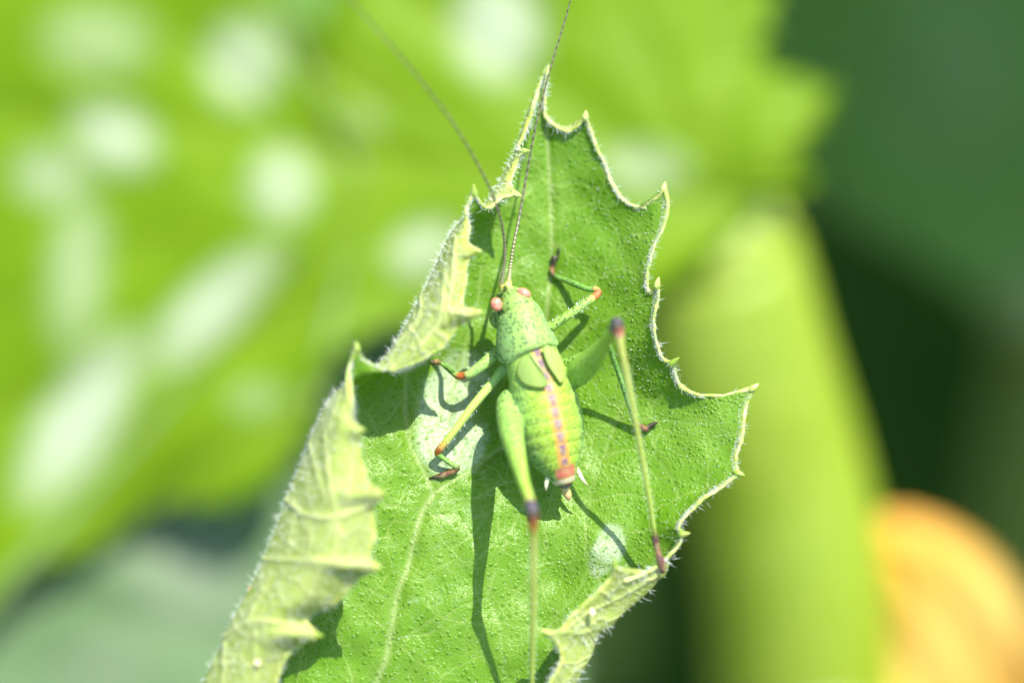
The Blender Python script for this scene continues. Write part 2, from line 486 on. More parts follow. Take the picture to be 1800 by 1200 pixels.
VEINS = [ # (width px, strength, polyline px)
 (9,1.0,[(645,1760),(650,1500),(640,1300),(662,1200),(680,1150),(700,1040),(716,1000),(738,910),(762,868)]),
 (6,.9,[(762,868),(747,832),(722,785),(714,740),(713,665),(722,610),(745,560)]),
 (6,.9,[(762,868),(800,842),(832,824),(868,795),(905,772),(935,720),(950,640),(960,560),(970,440),(965,300),(958,180)]),
 (4,.6,[(790,745),(796,690),(806,640),(821,592),(838,540),(846,470)]),
 (3,.6,[(843,822),(857,864),(854,905),(829,941),(800,960)]),
 (3,.6,[(857,864),(890,848),(925,850)]),
 (3,.5,[(925,880),(892,945),(872,1000),(858,1050),(878,1100),(886,1200),(880,1300)]),
 (3,.5,[(858,1050),(800,1070),(760,1110),(700,1120)]),
 (3.5,.6,[(1035,1005),(1030,930),(1040,860),(1062,800),(1084,740),(1103,690),(1120,610)]),
 (3,.45,[(1040,880),(1100,868),(1150,880)]),
 (3,.45,[(1062,800),(1110,790),(1150,800),(1185,850),(1195,880)]),
 (3,.45,[(1150,800),(1146,720),(1165,690)]),
 (3,.4,[(1084,740),(1140,735),(1230,745),(1290,740)]),
 (3,.45,[(735,897),(700,890),(668,884)]),(3,.45,[(713,690),(684,735),(650,770)]),
 (3,.45,[(716,1000),(690,1050),(640,1030)]),(3,.45,[(738,910),(800,905),(829,941)]),
 (3,.35,[(965,330),(1010,320),(1048,330)]),(3,.35,[(970,440),(1030,400),(1050,330)]),(3,.35,[(968,420),(920,380),(905,350)]),
 (3,.4,[(1040,1000),(1000,1060),(950,1100)]),(2.5,.4,[(747,832),(700,830),(665,800)]),
]
UVEINS = [ # ribs on the rolled-over underside
 (8,1.0,[(508,878),(540,905),(590,908),(640,888),(668,866)]),(8,.8,[(470,985),(540,985),(600,988),(660,996)]),
 (8,.9,[(400,1120),(440,1095),(490,1094),(555,1116)]),(5,.8,[(545,770),(560,830),(575,880)]),(5,.9,[(575,760),(580,830),(590,900)]),
 (5,.8,[(620,780),(615,840),(608,900)]),(5,.8,[(520,905),(515,940),(510,985)]),(5,.8,[(590,905),(590,950),(585,985)]),(5,.7,[(545,905),(550,960)]),
 (5,.8,[(480,1010),(460,1050),(440,1090)]),(5,.8,[(560,1000),(545,1040),(530,1070)]),(6,.9,[(400,1130),(395,1200),(380,1300)]),
 (5,.7,[(450,1110),(450,1200)]),(6,.9,[(745,500),(740,560),(700,610)]),(5,.8,[(785,480),(775,560),(740,610)]),(5,.8,[(805,420),(795,500),(780,570)]),
 (7,.7,[(760,545),(790,548),(838,550)]),(6,.8,[(615,650),(600,700),(580,760)]),(7,1.0,[(622,640),(614,690),(622,745)]),
 (5,.7,[(1150,1010),(1090,1045),(1030,1075),(990,1110)]),(5,.6,[(1080,1060),(1060,1040)]),(5,.6,[(1040,1095),(1020,1075)]),
]

def margin_dense(poly, per):
    """Spline between tooth corners; returns dense points and the dense index of each control point."""
    pts = np.array([p[:3] for p in poly], float)
    cor = [i for i, p in enumerate(poly) if p[3]]
    cuts = sorted(set([0] + cor + [len(poly) - 1]))
    out, idx = [], {}
    for a, b in zip(cuts[:-1], cuts[1:]):
        seg = catmull(pts[a:b + 1], (b - a) * per + 1) if b - a > 1 else np.linspace(pts[a], pts[b], (b - a) * per + 1)
        for k in range(b - a):
            idx[a + k] = len(out) + k * per
        out.extend(seg[:-1])
    idx[cuts[-1]] = len(out)
    out.append(pts[-1])
    return np.array(out), idx

def seg_dist(P, poly):
    best = np.full(len(P), 1e9)
    poly = catmull(np.array(poly, float), max(8, 6 * len(poly)))
    for a, b in zip(poly[:-1], poly[1:]):
        ab = b - a
        t = np.clip(((P - a) @ ab) / max(ab @ ab, 1e-9), 0, 1)
        d = np.linalg.norm(P - (a + t[:, None] * ab), axis=1)
        best = np.minimum(best, d)
    return best

def hairs(starts, dirs, lens, r0, bend, seed):
    """Tapered bent three-sided hairs, all in one mesh -> verts, tris."""
    g = np.random.default_rng(seed)
    n = len(starts)
    dirs = unit(dirs)
    side = unit(np.cross(dirs, g.normal(size=(n, 3))))
    s2 = np.cross(dirs, side)
    rings = []
    for k, (f, r) in enumerate(((0, 1.0), (.55, .7), (1.0, .12))):
        c = starts + dirs * (lens * f)[:, None] + side * (lens * bend * f * f)[:, None]
        rr = (r0 * r)[:, None]
        for a in (0, 2.094, 4.189):
            rings.append(c + side * math.cos(a) * rr + s2 * math.sin(a) * rr)
    V = np.stack(rings, 1).reshape(-1, 3)
    q = []
    for k in range(2):
        for j in range(3):
            a, b = k * 3 + j, k * 3 + (j + 1) % 3
            q += [(a, b, b + 3), (a, b + 3, a + 3)]
    F = (np.arange(n)[:, None, None] * 9 + np.array(q)[None]).reshape(-1, 3)
    return V, F

def lean(y):
    return -.30 * np.clip((740 - np.asarray(y, float)) / 610, 0, 1.2)

def build_young_leaf():
    per = 40
    LD, Li = margin_dense(LM, per)
    RD, Ri = margin_dense(RM, per)
    nv_row, NU = 56, 270
    ctrl = []
    for li, ri, mid in ROWS:
        l, r = LM[li][:3], RM[ri][:3]
        if mid is None:
            ctrl.append([l] * 10)
        else:
            ctrl.append([l] + mid + [r])
    ctrl = np.array(ctrl, float)                      # rows x 10 x 3
    nr = len(ROWS)
    NV = (nr - 1) * nv_row + 1
    tt = np.linspace(0, nr - 1, NV)
    cols = np.stack([catmull(ctrl[:, j], NV) for j in range(10)], 1)   # NV x 10 x 3
    # detailed margins
    def detail(Dn, ix, which):
        out = []
        for k in range(nr - 1):
            a, b = ix[ROWS[k][which]], ix[ROWS[k + 1][which]]
            f = np.linspace(a, b, nv_row + 1)[:-1]
            # arc-length even sampling
            seg = Dn[a:b + 1]
            d = np.r_[0, np.cumsum(np.linalg.norm(np.diff(seg[:, :2], axis=0), axis=1))]
            q = np.linspace(0, d[-1], nv_row + 1)[:-1]
            out.append(np.stack([np.interp(q, d, seg[:, c]) for c in range(3)], 1))
        out.append(Dn[ix[ROWS[-1][which]]][None])
        return np.vstack(out)
    ML, MR = detail(LD, Li, 0), detail(RD, Ri, 1)
    dL, dR = ML - cols[:, 0], MR - cols[:, 9]
    uu = np.linspace(0, 9, NU)
    G = np.empty((NV, NU, 3))
    for i in range(NV):
        G[i] = catmull(cols[i], NU)
    wl = np.clip(1 - uu / 1.6, 0, 1) ** 1.5
    wr = np.clip(1 - (9 - uu) / 2.0, 0, 1) ** 1.5
    # smooth version of margin shift reaches in further, so that teeth rise out of the blade
    G += dL[:, None, :] * wl[None, :, None] + dR[:, None, :] * wr[None, :, None]
    G[..., 2] += lean(G[..., 1])
    px = G[..., :2].reshape(-1, 2)
    U = np.tile(uu, NV)
    blade = np.clip((U - 2.2) / .8, 0, 1) * np.clip((9.0 - U) / .5, 0, 1)
    vein = np.zeros(len(px))
    sunk = np.zeros(len(px))
    for w, s, pl in VEINS:
        d = seg_dist(px, pl)
        vein = np.maximum(vein, s * np.exp(-(d / (w * .55)) ** 2))
        sunk = np.maximum(sunk, s * np.exp(-(d / (w * 1.6)) ** 2) * w)
    vein *= blade
    curl = np.maximum(np.clip((2.6 - U) / .5, 0, 1), np.clip((U - 7.4) / .4, 0, 1))
    uve = np.zeros(len(px))
    for w, s, pl in UVEINS:
        uve = np.maximum(uve, s * np.exp(-(seg_dist(px, pl) / (w * .6)) ** 2))
    uve *= curl
    # relief: veins sunk into the upper side, soft quilting between them
    zq = np.zeros(len(px))
    for k, (fx, fy, a) in enumerate(((.060, .021, .011), (-.027, .049, .010), (.083, -.06, .006), (.035, .095, .006), (.012, .015, .02))):
        zq += a * np.sin(px[:, 0] * fx + px[:, 1] * fy + k * 1.7)
    swell = .05 * np.exp(-((px[:, 0] - 1052) ** 2 + (px[:, 1] - 992) ** 2) / (2 * 36 ** 2))
    dz = (-.0026 * sunk + zq * .55 + swell) * blade
    G = G.reshape(-1, 3)
    G[:, 2] += dz
    V = W(G)
    Vg = V.reshape(NV, NU, 3)
    du = np.gradient(Vg, axis=1)
    dv = np.gradient(Vg, axis=0)
    Nn = unit(np.cross(dv, du)).reshape(-1, 3)
    # orient: upper side faces the lens at the middle of the blade
    mid = (NV // 2) * NU + NU // 2
    if Nn[mid] @ np.array(CZ) < 0:
        Nn = -Nn
    Nn[:NU] = np.array(CZ)
    # ribs stand out on the underside
    V = V - Nn * (uve * .014)[:, None]
    th = .016
    Vb = V - Nn * th
    F = grid_faces(NV, NU)
    a = V[F[:, 1]] - V[F[:, 0]]
    b = V[F[:, 3]] - V[F[:, 0]]
    flip = (np.einsum('ij,ij->i', np.cross(a, b), Nn[F[:, 0]]) < 0).mean() > .5
    Ft = F[:, ::-1] if flip else F
    Fb = (F if flip else F[:, ::-1]) + len(V)
    r = np.arange(NV - 1)
    def side(c):
        i = r * NU + c
        return np.stack([i, i + NU, i + NU + len(V), i + len(V)], 1)
    Fs = np.vstack([side(0), side(NU - 1)])
    base = W([(640, 1760, .1)])[0]
    root = thing('young_leaf', 'small curled young squash leaf with spiny toothed margin carrying the insect', 'leaf', base)
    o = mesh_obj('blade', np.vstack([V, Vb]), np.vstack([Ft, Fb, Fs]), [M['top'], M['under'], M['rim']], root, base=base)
    mi = np.r_[np.zeros(len(Ft)), np.ones(len(Fb)), np.full(len(Fs), 2)].astype(np.int32)
    if len(o.data.polygons) == len(mi):
        o.data.polygons.foreach_set('material_index', mi)
    else:
        print('blade faces changed', len(o.data.polygons), len(mi))
        nV = len(V)
        mi2 = [0 if max(p.vertices) < nV else (1 if min(p.vertices) >= nV else 2) for p in o.data.polygons]
        o.data.polygons.foreach_set('material_index', np.array(mi2, np.int32))
    rimd = np.minimum(np.linalg.norm(Vg - Vg[:, :1], axis=2), np.linalg.norm(Vg - Vg[:, -1:], axis=2)).reshape(-1)
    rim = np.exp(-(rimd / .020) ** 2)
    fattr(o, 'rim', np.r_[rim, rim])
    fattr(o, 'vein', np.r_[vein, vein])
    fattr(o, 'vein_under', np.r_[uve, np.maximum(uve, vein * .6)])
    mott_glare = np.zeros(len(px))  # pale patches, with the glare beside the left legs painted in
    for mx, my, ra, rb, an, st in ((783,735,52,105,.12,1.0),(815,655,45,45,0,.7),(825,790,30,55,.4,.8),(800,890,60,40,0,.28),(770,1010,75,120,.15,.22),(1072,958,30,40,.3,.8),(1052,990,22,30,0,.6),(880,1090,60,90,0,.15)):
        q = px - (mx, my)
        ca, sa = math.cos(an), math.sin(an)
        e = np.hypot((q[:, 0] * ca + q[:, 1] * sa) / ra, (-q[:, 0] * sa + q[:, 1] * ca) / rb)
        mott_glare = np.maximum(mott_glare, st * np.clip((1.25 - e) * 2, 0, 1))
    mott_glare *= blade * (1 - vein)
    fattr(o, 'mottle_glare', np.r_[mott_glare, mott_glare * 0])
    flat = np.stack([px[:, 0] / 300, px[:, 1] / 300, U * 0], 1)
    vattr(o, 'flat', np.vstack([flat, flat]))
    # thickened yellow margin with horn-like tooth points
    Ng = Nn.reshape(NV, NU, 3)
    nshow = NV
    for nm, c, poly in (('margin_rim', 0, LM), ('margin_rim', NU - 1, RM)):
        pth = Vg[:nshow, c] - Ng[:nshow, c] * th * .5
        # drop repeated points
        keep = np.r_[True, np.linalg.norm(np.diff(pth, axis=0), axis=1) > 1e-4]
        pth = pth[keep]
        q = np.arange(len(pth)); rad = .0078 + .0035 * np.clip(np.interp(q, q[::17], rng.normal(0, 1, len(q[::17]))), -1.2, 2) + .003 * np.sin(q * .31) * np.sin(q * .083 + 1) + .003 * np.sin(q * .57 + 2) * np.sin(q * .19)
        pth = pth + Ng[:nshow, c][keep] * (.004 * np.sin(q * .23))[:, None]
        tube_obj(nm, pth, rad, M['rim'], root, base, n=8, samples=len(pth))
    tipdirs = []
    for c, poly in ((0, LM), (NU - 1, RM)):
        for k, p in enumerate(poly):
            if p[3] and not (k == 0 and c):
                w0 = W([(p[0], p[1], p[2] + float(lean(p[1])))])[0]
                i = np.argmin(np.linalg.norm(Vg[:, c] - w0, axis=1))
                a0 = max(i - 9, 0)
                a1 = min(i + 9, NV - 1)
                m = (Vg[a0, c] + Vg[a1, c]) / 2
                dr = unit(Vg[i, c] - m) if k else unit(W([(966, 112, -.15)])[0] - W([(957, 150, -.15)])[0])
                L = .035 + .03 * random.random() if k else .06
                pts = [Vg[i, c] - dr * .030, Vg[i, c] - dr * .008, Vg[i, c] + dr * L * .5, Vg[i, c] + dr * L]
                tube_obj('tooth_tip', pts, [.013, .021, .013, .002], M['rim'], root, base, n=10, samples=12)
    # petiole down to the ground
    pp = np.array([W([(650, 1740, .13)])[0], W([(650, 1850, .0)])[0], base + np.array((.1, .3, -4)), base + np.array((.6, 1.6, -14)), np.array((base[0] + 2.0, base[1] + 5.0, -.5))])
    tube_obj('petiole', pp, [.16, .17, .22, .28, .36], M['stem'], root, base, n=16, samples=60)
    # ---- hairs
    S, Dr, Ln, R0 = [], [], [], []
    vis = int(NV * 15 / (nr - 1))
    def add(i, j, d, l, r):
        S.append(Vg[i, j]); Dr.append(d); Ln.append(l); R0.append(r)
    inner = 6
    for c, inn, cnt in ((0, inner, 5200), (NU - 1, NU - 1 - inner, 5200)):
        i = rng.integers(2, vis, cnt)
        out = unit(Vg[i, c] - Vg[i, inn])
        d = out + .75 * rng.normal(size=(cnt, 3)) * .6 + Ng[i, c] * rng.normal(0, .6, (cnt, 1)) + np.array(CZ) * .1
        S.append(Vg[i, c] + (Vg[i, inn] - Vg[i, c]) * rng.uniform(-.1, 1.0, (cnt, 1))); Dr.append(d); Ln.append(rng.uniform(.008, .026, cnt) * rng.choice([.5, .8, 1, 2.1], cnt)); R0.append(np.full(cnt, .0015))
    cell = np.linalg.norm(np.cross(du, dv), axis=2)
    ub = np.tile(uu, (NV, 1))
    def pick(lo, hi, cnt, i_lo=2):
        w = cell * (ub >= lo) * (ub <= hi)
        w[vis:] = 0
        w[:i_lo] = 0
        q = np.searchsorted(np.cumsum(w.ravel()) / w.sum(), rng.random(cnt))
        return q // NU, q % NU
    # underside of the two rolled edges
    for lo, hi, cnt in ((0, 2.7, 3600), (7.9, 9, 900)):
        i, j = pick(lo, hi, cnt)
        d = -Ng[i, j] + rng.normal(0, .5, (cnt, 3))
        S.append(Vg[i, j] - Ng[i, j] * th); Dr.append(d); Ln.append(rng.uniform(.010, .034, cnt) * rng.choice([.7, 1, 1.5] if hi < 5 else [.8, 1.3, 2.2], cnt)); R0.append(np.full(cnt, .0015))
    # short bristles on the upper side
    cnt = 3200
    i, j = pick(2.8, 8.9, cnt, 30)
    d = Ng[i, j] + rng.normal(0, .35, (cnt, 3))
    S.append(Vg[i, j]); Dr.append(d); Ln.append(rng.uniform(.004, .014, cnt)); R0.append(np.full(cnt, .0018))
    # stout hooked hairs along the outer side of the lower right roll
    Vh, Fh = hairs(np.vstack(S), np.vstack(Dr), np.hstack(Ln), np.hstack(R0), np.full(sum(map(len, Ln)), 1.0) * 0 + rng.normal(0, .35, sum(map(len, Ln))), 3)
    h = mesh_obj('leaf_hair', Vh, Fh, M['hair'], root, base=base)
    h['kind'] = 'stuff'
    return root, Vg, Ng

YL, YV, YN = build_young_leaf()

# ------------------------------------------------------------------ insect
_lc = (YV.reshape(-1, 3) - ORGN) @ MW
_lz = _lc[:, 2]
_lpx = np.stack([900 + _lc[:, 0] * 300 * D / (D - _lz), 600 - _lc[:, 1] * 300 * D / (D - _lz)], 1)
_nu = YV.shape[1]
_lok = np.tile((np.arange(_nu) > _nu * .34) & (np.arange(_nu) < _nu * .97), YV.shape[0])
def leaf_z(x, y):
    q = np.hypot(_lpx[:, 0] - x, _lpx[:, 1] - y) + (~_lok) * 1e6
    return float(_lz[np.argmin(q)])

def lerp_cols(keys, s):
    ks = np.array([k for k, _ in keys])
    cs = np.array([c for _, c in keys], float)
    return np.stack([np.interp(s, ks, cs[:, i]) for i in range(cs.shape[1])], 1)

GREEN = (.215, .365, .075, 1)
PALE = (.36, .56, .17, 1)
YEL = (.245, .385, .028, .6)
BLUEG = (.18, .345, .075, .9)
BRN = (.075, .030, .013, 0)
ORG_ = (.32, .10, .025, 0)
DRK = (.018, .011, .009, 0)

def build_cricket():
    src_v, src_f, src_c, off = [], [], [], 0
    def put(V, F, C):
        nonlocal off
        src_v.append(V); src_f.append(tris(F) + off); src_c.append(C); off += len(V)
    # --- trunk: stations (px, py, z, half width px, half height px)
    st = np.array([
        (893,505,.235,3,3),(895,509,.235,11,11),(899,517,.235,21,22),(904,527,.235,28,29),(908,538,.24,31,32),(912,548,.245,31,32),
        (918,570,.25,34,34),(924,592,.255,39,38),(930,612,.26,44,40),(936,632,.26,48,42),(943,655,.26,51,44),(950,680,.26,55,48),
        (956,705,.265,60,52),(961,730,.27,62,54),(967,755,.275,61,53),(973,780,.28,55,49),(979,803,.285,45,41),(985,822,.285,34,32),
        (990,838,.285,24,23),(993,848,.285,17,16),(995,855,.285,9,9),(996,858,.285,2,2)], float)
    n, m = 420, 96
    S = catmull(st, n)
    P = W(S[:, :3])
    T = unit(np.gradient(P, axis=0))
    roll = math.radians(17)
    dors = np.array(CZ * math.cos(roll) + CX * math.sin(roll))
    A = unit(np.cross(T, dors))
    A *= np.sign((A @ np.array(CX)).mean())
    B = unit(np.cross(T, A))
    B *= np.sign((B @ np.array(CZ)).mean())
    ang = np.linspace(0, 2 * math.pi, m, endpoint=False)
    s = np.linspace(0, 1, n)
    # abdominal segment ridges
    yy = S[:, 1]
    seg = np.where((yy > 655) & (yy < 845), .034 * np.abs(np.sin((yy - 655) / 21.5 * math.pi)) ** .7 - .024, 0)
    hw = (S[:, 3] / 300) * (1 + seg)
    hh = (S[:, 4] / 300) * (1 + seg)
    ca, sa = np.cos(ang), np.sin(ang)
    V = P[:, None] + A[:, None] * (hw[:, None] * ca[None])[..., None] + B[:, None] * (hh[:, None] * sa[None])[..., None]
    # colours: ang = pi/2 is the back line
    da = (ang - math.pi / 2 + math.pi) % (2 * math.pi) - math.pi       # >0 toward the insect's left (image left)
    C = np.zeros((n, m, 4))
    Y = yy[:, None] + 0 * da[None]
    DA = np.abs(da)[None] + 0 * yy[:, None]
    dp = DA * hw[:, None] * 300                                        # px off the back line
    flank = np.clip((DA - .55) / .5, 0, 1)[..., None]
    C[:] = np.array(YEL) * (1 - flank) + np.array(BLUEG) * flank
    head = np.clip((560 - Y) / 20, 0, 1)[..., None]
    C = C * (1 - head) + np.array(GREEN) * head
    thor = (np.clip((Y - 600) / 10, 0, 1) * np.clip((690 - Y) / 25, 0, 1))[..., None]
    C = C * (1 - thor * .7) + np.array((.28, .44, .07, .3)) * thor * .7
    belly = np.clip((DA - 1.7) / .4, 0, 1)[..., None]
    C = C * (1 - belly) + np.array((.22, .42, .10, .2)) * belly
    lines = ((Y > 665) & (Y < 835)) * np.exp(-(((Y - 655) / 21.5 + .5) % 1 - .5) ** 2 / .004)
    C[..., :3] *= (1 - .35 * lines * (DA < 1.6))[..., None]
    # back stripe
    frac = ((Y - 613) / 21.5) % 1.0
    wd = np.where(Y < 650, 6, 9) * np.clip((Y - 608) / 8, 0, 1) * (Y < 838)
    band = np.clip(1 - (dp - wd) / 5, 0, 1) * (Y > 608)
    pink = np.array((.42, .26, .10, 0))
    orange = np.array((.48, .22, .05, 0))
    k = np.clip((Y - 660) / 60, 0, 1)[..., None]
    bc = pink * (1 - k) + orange * k
    C = C * (1 - .85 * band[..., None]) + bc * .85 * band[..., None]
    wob = .6 * np.sin(Y * .9 + 5 * np.sign(da)[None]) + .5 * np.sin(Y * .37)
    tw = (5.0 - 3.6 * frac) * np.where(Y < 655, .9, 1) + wob
    pur = np.clip(1 - (dp - tw) / 3.0, 0, 1) * np.clip((1.02 - frac) / .35, .15, 1) * np.clip(frac / .10, .15, 1) * (Y > 612) * (Y < 818)
    C = C * (1 - .85 * pur[..., None]) + np.array((.15, .075, .16, 0)) * .85 * pur[..., None]
    end = np.clip((Y - 818) / 5, 0, 1) * np.clip((841 - Y) / 3, 0, 1) * np.clip(1 - (dp - 17) / 5, 0, 1)
    C = C * (1 - end[..., None]) + np.array((.42, .13, .08, 0)) * end[..., None]
    wh = np.clip((Y - 840) / 2, 0, 1) * np.clip((849 - Y) / 2, 0, 1) * (DA < 1.7)
    C = C * (1 - wh[..., None]) + np.array((.55, .46, .32, 0)) * wh[..., None]
    dk = np.clip((Y - 849) / 2, 0, 1) * (DA < 1.9)
    C = C * (1 - dk[..., None]) + np.array((.09, .04, .08, 0)) * dk[..., None]
    F = grid_faces(n, m, True)
    Vt = np.vstack([V.reshape(-1, 3), P[0] - T[0] * .01, P[-1] + T[-1] * .006])
    c = np.arange(m)
    i0, i1 = n * m, n * m + 1
    F = np.vstack([F, np.stack([np.full(m, i0), (c + 1) % m, c, c], 1), np.stack([np.full(m, i1), (n - 1) * m + c, (n - 1) * m + (c + 1) % m, (n - 1) * m + (c + 1) % m], 1)])
    put(Vt, F, np.vstack([C.reshape(-1, 4), C[0, 0], C[-1, 0]]))
    # --- pronotum saddle: a second closed shell, wider and longer at the rear
    ps = np.array([(909,541,.25,27,28),(911,546,.25,34,36),(913.5,555,.25,37.5,40),(916.5,568,.252,40.5,43),(919.5,582,.255,44.5,46),
                   (922.5,595,.258,48.5,49),(925.5,605,.26,50.5,50.5),(927.5,611,.26,51,51),(929,615.5,.26,48,48),(929.5,617,.26,38,38)], float)
    n2 = 120
    S2 = catmull(ps, n2)
    P2 = W(S2[:, :3])
    T2 = unit(np.gradient(P2, axis=0))
    A2 = unit(np.cross(T2, dors)); A2 *= np.sign((A2 @ np.array(CX)).mean())
    B2 = unit(np.cross(T2, A2)); B2 *= np.sign((B2 @ np.array(CZ)).mean())
    # side lobes hang lower; rear edge swings back on the sides
    rad = 1 + .10 * np.clip(np.abs(da) - .8, 0, .8)
    swing = .05 * np.cos(np.clip(np.abs(da), 0, math.pi)) * 0
    V2 = P2[:, None] + A2[:, None] * (S2[:, 3, None] / 300 * ca[None] * rad[None])[..., None] + B2[:, None] * (S2[:, 4, None] / 300 * sa[None])[..., None]
    lobe = (np.exp(-((np.abs(da) - 1.25) / .55) ** 2) * .028)[None, :, None] * np.clip((S2[:, 1, None, None] - 560) / 50, 0, 1)
    V2 = V2 + T2[:, None] * lobe
    C2 = np.zeros((n2, m, 4)); C2[:] = np.array((.22, .365, .080, 1))
    lat = np.clip((np.abs(da)[None, :, None] - .5) / .5, 0, 1)
    C2 = C2 * (1 - lat) + np.array((.20, .36, .11, 1)) * lat
    rimc = np.clip((S2[:, 1, None, None] - 611) / 4, 0, 1) + np.clip((545 - S2[:, 1, None, None]) / 3, 0, 1)
    C2 = C2 * (1 - .6 * rimc) + np.array((.42, .60, .20, 0)) * .6 * rimc
    F2 = grid_faces(n2, m, True)
    V2t = np.vstack([V2.reshape(-1, 3), P2[0], P2[-1]])
    i0, i1 = n2 * m, n2 * m + 1
    F2 = np.vstack([F2, np.stack([np.full(m, i0), (c + 1) % m, c, c], 1), np.stack([np.full(m, i1), (n2 - 1) * m + c, (n2 - 1) * m + (c + 1) % m, (n2 - 1) * m + (c + 1) % m], 1)])
    put(V2t, F2, np.vstack([C2.reshape(-1, 4), C2[0, 0], C2[-1, 0]]))
    # --- head details: fastigium knob, mouthparts under the head
    def limb(pts, rad, keys, samples=70, nn=22, arc=False):
        V, F, s = tube(W(pts), np.array(rad) / 300, n=nn, samples=samples)
        if arc:
            q = catmull(W(pts), samples)
            a = np.r_[0, np.cumsum(np.linalg.norm(np.diff(q, axis=0), axis=1))]
            s = np.interp(s, np.linspace(0, 1, samples), a / a[-1])
        put(V, F, lerp_cols(keys, s))
    limb([(898,512,.25),(893,503,.27),(890,497,.28)], [8,6,3], [(0, GREEN), (1, (.55,.62,.16,0))], 16)
    limb([(892,525,.17),(878,556,.10),(874,572,.04)], [20,19,9], [(0, GREEN), (1, PALE)], 24)
    # antenna sockets
    limb([(884,512,.22),(882,500,.24)], [7,5.5], [(0, GREEN), (1, (.45,.40,.08,0))], 14)
    limb([(894,508,.24),(894,495,.25)], [7,5.5], [(0, GREEN), (1, (.55,.45,.1,0))], 14)
    g1, g2 = (.20,.35,.05,.9), (.13,.29,.05,.9)
    f1, f2, f3, f4 = (leaf_z(*q) + .028 for q in ((975,462), (765,636), (785,832), (1130,750)))
    print('feet', f1, f2, f3, f4)
    # front right leg
    limb([(945,595,.08),(962,579,.09),(985,563,.10),(1015,543,.09),(1036,528,.06),(1047,520,.04)], [9,9.5,8.5,7.5,7,6.5],
         [(0, g1), (.75, g1), (.86, (.42,.50,.10,.3)), (.93, ORG_), (1, (.45,.14,.04,0))])
    limb([(1047,521,.04),(1052,514,.03),(1046,508,.01),(1034,508,-.01),(1010,499,(-.01+f1)/2+.02),(985,489,f1+.02),(972,483,f1)], [6,6,5.5,5,5.5,4.5,4],
         [(0, (.45,.14,.04,0)), (.18, (.22,.05,.02,0)), (.3, (.6,.32,.09,0)), (.4, g2), (.9, g2), (1, BRN)])
    limb([(972,483,f1),(970,474,f1-.012),(974,464,f1-.012)], [4,5,3.5], [(0, BRN), (.5, (.20,.09,.03,0)), (1, DRK)], 24, 12)
    limb([(974,464,f1-.012),(972,452,f1-.012),(977,456,f1-.01),(981,446,f1-.008),(983,438,f1)], [4,4.5,4.5,3,2], [(0, DRK), (1, DRK)], 30, 12)
    limb([(983,438,f1),(986,433,f1-.01)], [1.8,.8], [(0, DRK), (1, DRK)], 8, 8)
    limb([(983,438,f1),(980,432,f1-.01)], [1.8,.8], [(0, DRK), (1, DRK)], 8, 8)
    # front left leg
    limb([(895,604,.12),(876,617,.14),(850,640,.17),(828,656,.16),(817,660,.14)], [11,11,10,8.5,7],
         [(0, g1), (.65, (.30,.52,.12,.3)), (.85, (.40,.46,.14,.1)), (.95, ORG_), (1, ORG_)])
    limb([(817,660,.14),(806,661,.12),(797,655,.09),(785,645,f2+.03),(775,637,f2)], [7,6.5,5.5,5,4.5],
         [(0, (.42,.12,.02,0)), (.25, ORG_), (.4, g2), (.9, g2), (1, BRN)])
    limb([(775,637,f2),(768,636,f2-.01),(760,636,f2-.01),(750,633,f2-.01)], [5,5,4.5,3], [(0, BRN), (.4, (.3,.15,.06,0)), (.6, DRK), (1, DRK)], 24, 12)
    # middle left leg
    limb([(905,640,.12),(884,652,.13),(868,670,.15),(830,715,.19),(795,762,.20),(773,789,.18)], [12,11,8.5,7.5,6.5,6.5],
         [(0, g1), (.2, (.32,.54,.14,.2)), (.85, (.36,.50,.08,.1)), (.95, (.5,.3,.06,0)), (1, ORG_)])
    limb([(773,789,.18),(769,796,.16),(776,803,.16),(790,813,(.16+f3)/2),(806,822,f3)], [6.5,6,4.5,4.5,4.5],
         [(0, ORG_), (.2, (.42,.15,.03,0)), (.35, g2), (.9, (.22,.36,.09,.5)), (1, BRN)])
    limb([(806,822,f3),(797,828,f3-.008),(786,832,f3-.008),(776,836,f3-.005),(764,838,f3-.01),(754,840,f3-.015)], [4.5,5.5,5,6,3,1.5], [(0, BRN), (.3, (.16,.07,.03,0)), (.6, (.08,.03,.03,0)), (1, DRK)], 40, 12)
    # middle right leg
    limb([(960,645,.12),(990,640,.16),(1030,624,.26),(1062,608,.34)], [11,9,7.5,6.5], [(0, g1), (.85, g1), (.95, BRN), (1, (.34,.10,.03,0))])
    limb([(1062,608,.34),(1070,609,.33),(1079,632,.26),(1098,688,.13),(1112,730,f4+.02),(1118,744,f4)], [6.5,5.5,4.5,4.5,4,4],
         [(0, (.34,.10,.03,0)), (.12, g2), (.9, g2), (1, BRN)])
    limb([(1118,744,f4),(1128,750,f4),(1136,753,f4),(1146,746,f4),(1156,743,f4)], [4.5,5,5.5,4,2], [(0, BRN), (.5, (.2,.08,.04,0)), (.6, DRK), (1, DRK)], 40, 12)
    # hind left leg
    limb([(912,690,.20),(893,704,.27),(893,725,.34),(899,760,.46),(908,800,.60),(920,845,.77),(930,875,.88),(934,890,.94)],
         [16,18,21,21,16,10.5,8.5,9], [(0, (.19,.36,.09,.9)), (.5, (.21,.38,.06,.7)), (.8, (.24,.39,.04,.1)), (.91, (.30,.32,.06,0)), (.96, (.10,.05,.08,0)), (1, (.05,.03,.07,0))], 110, 32)
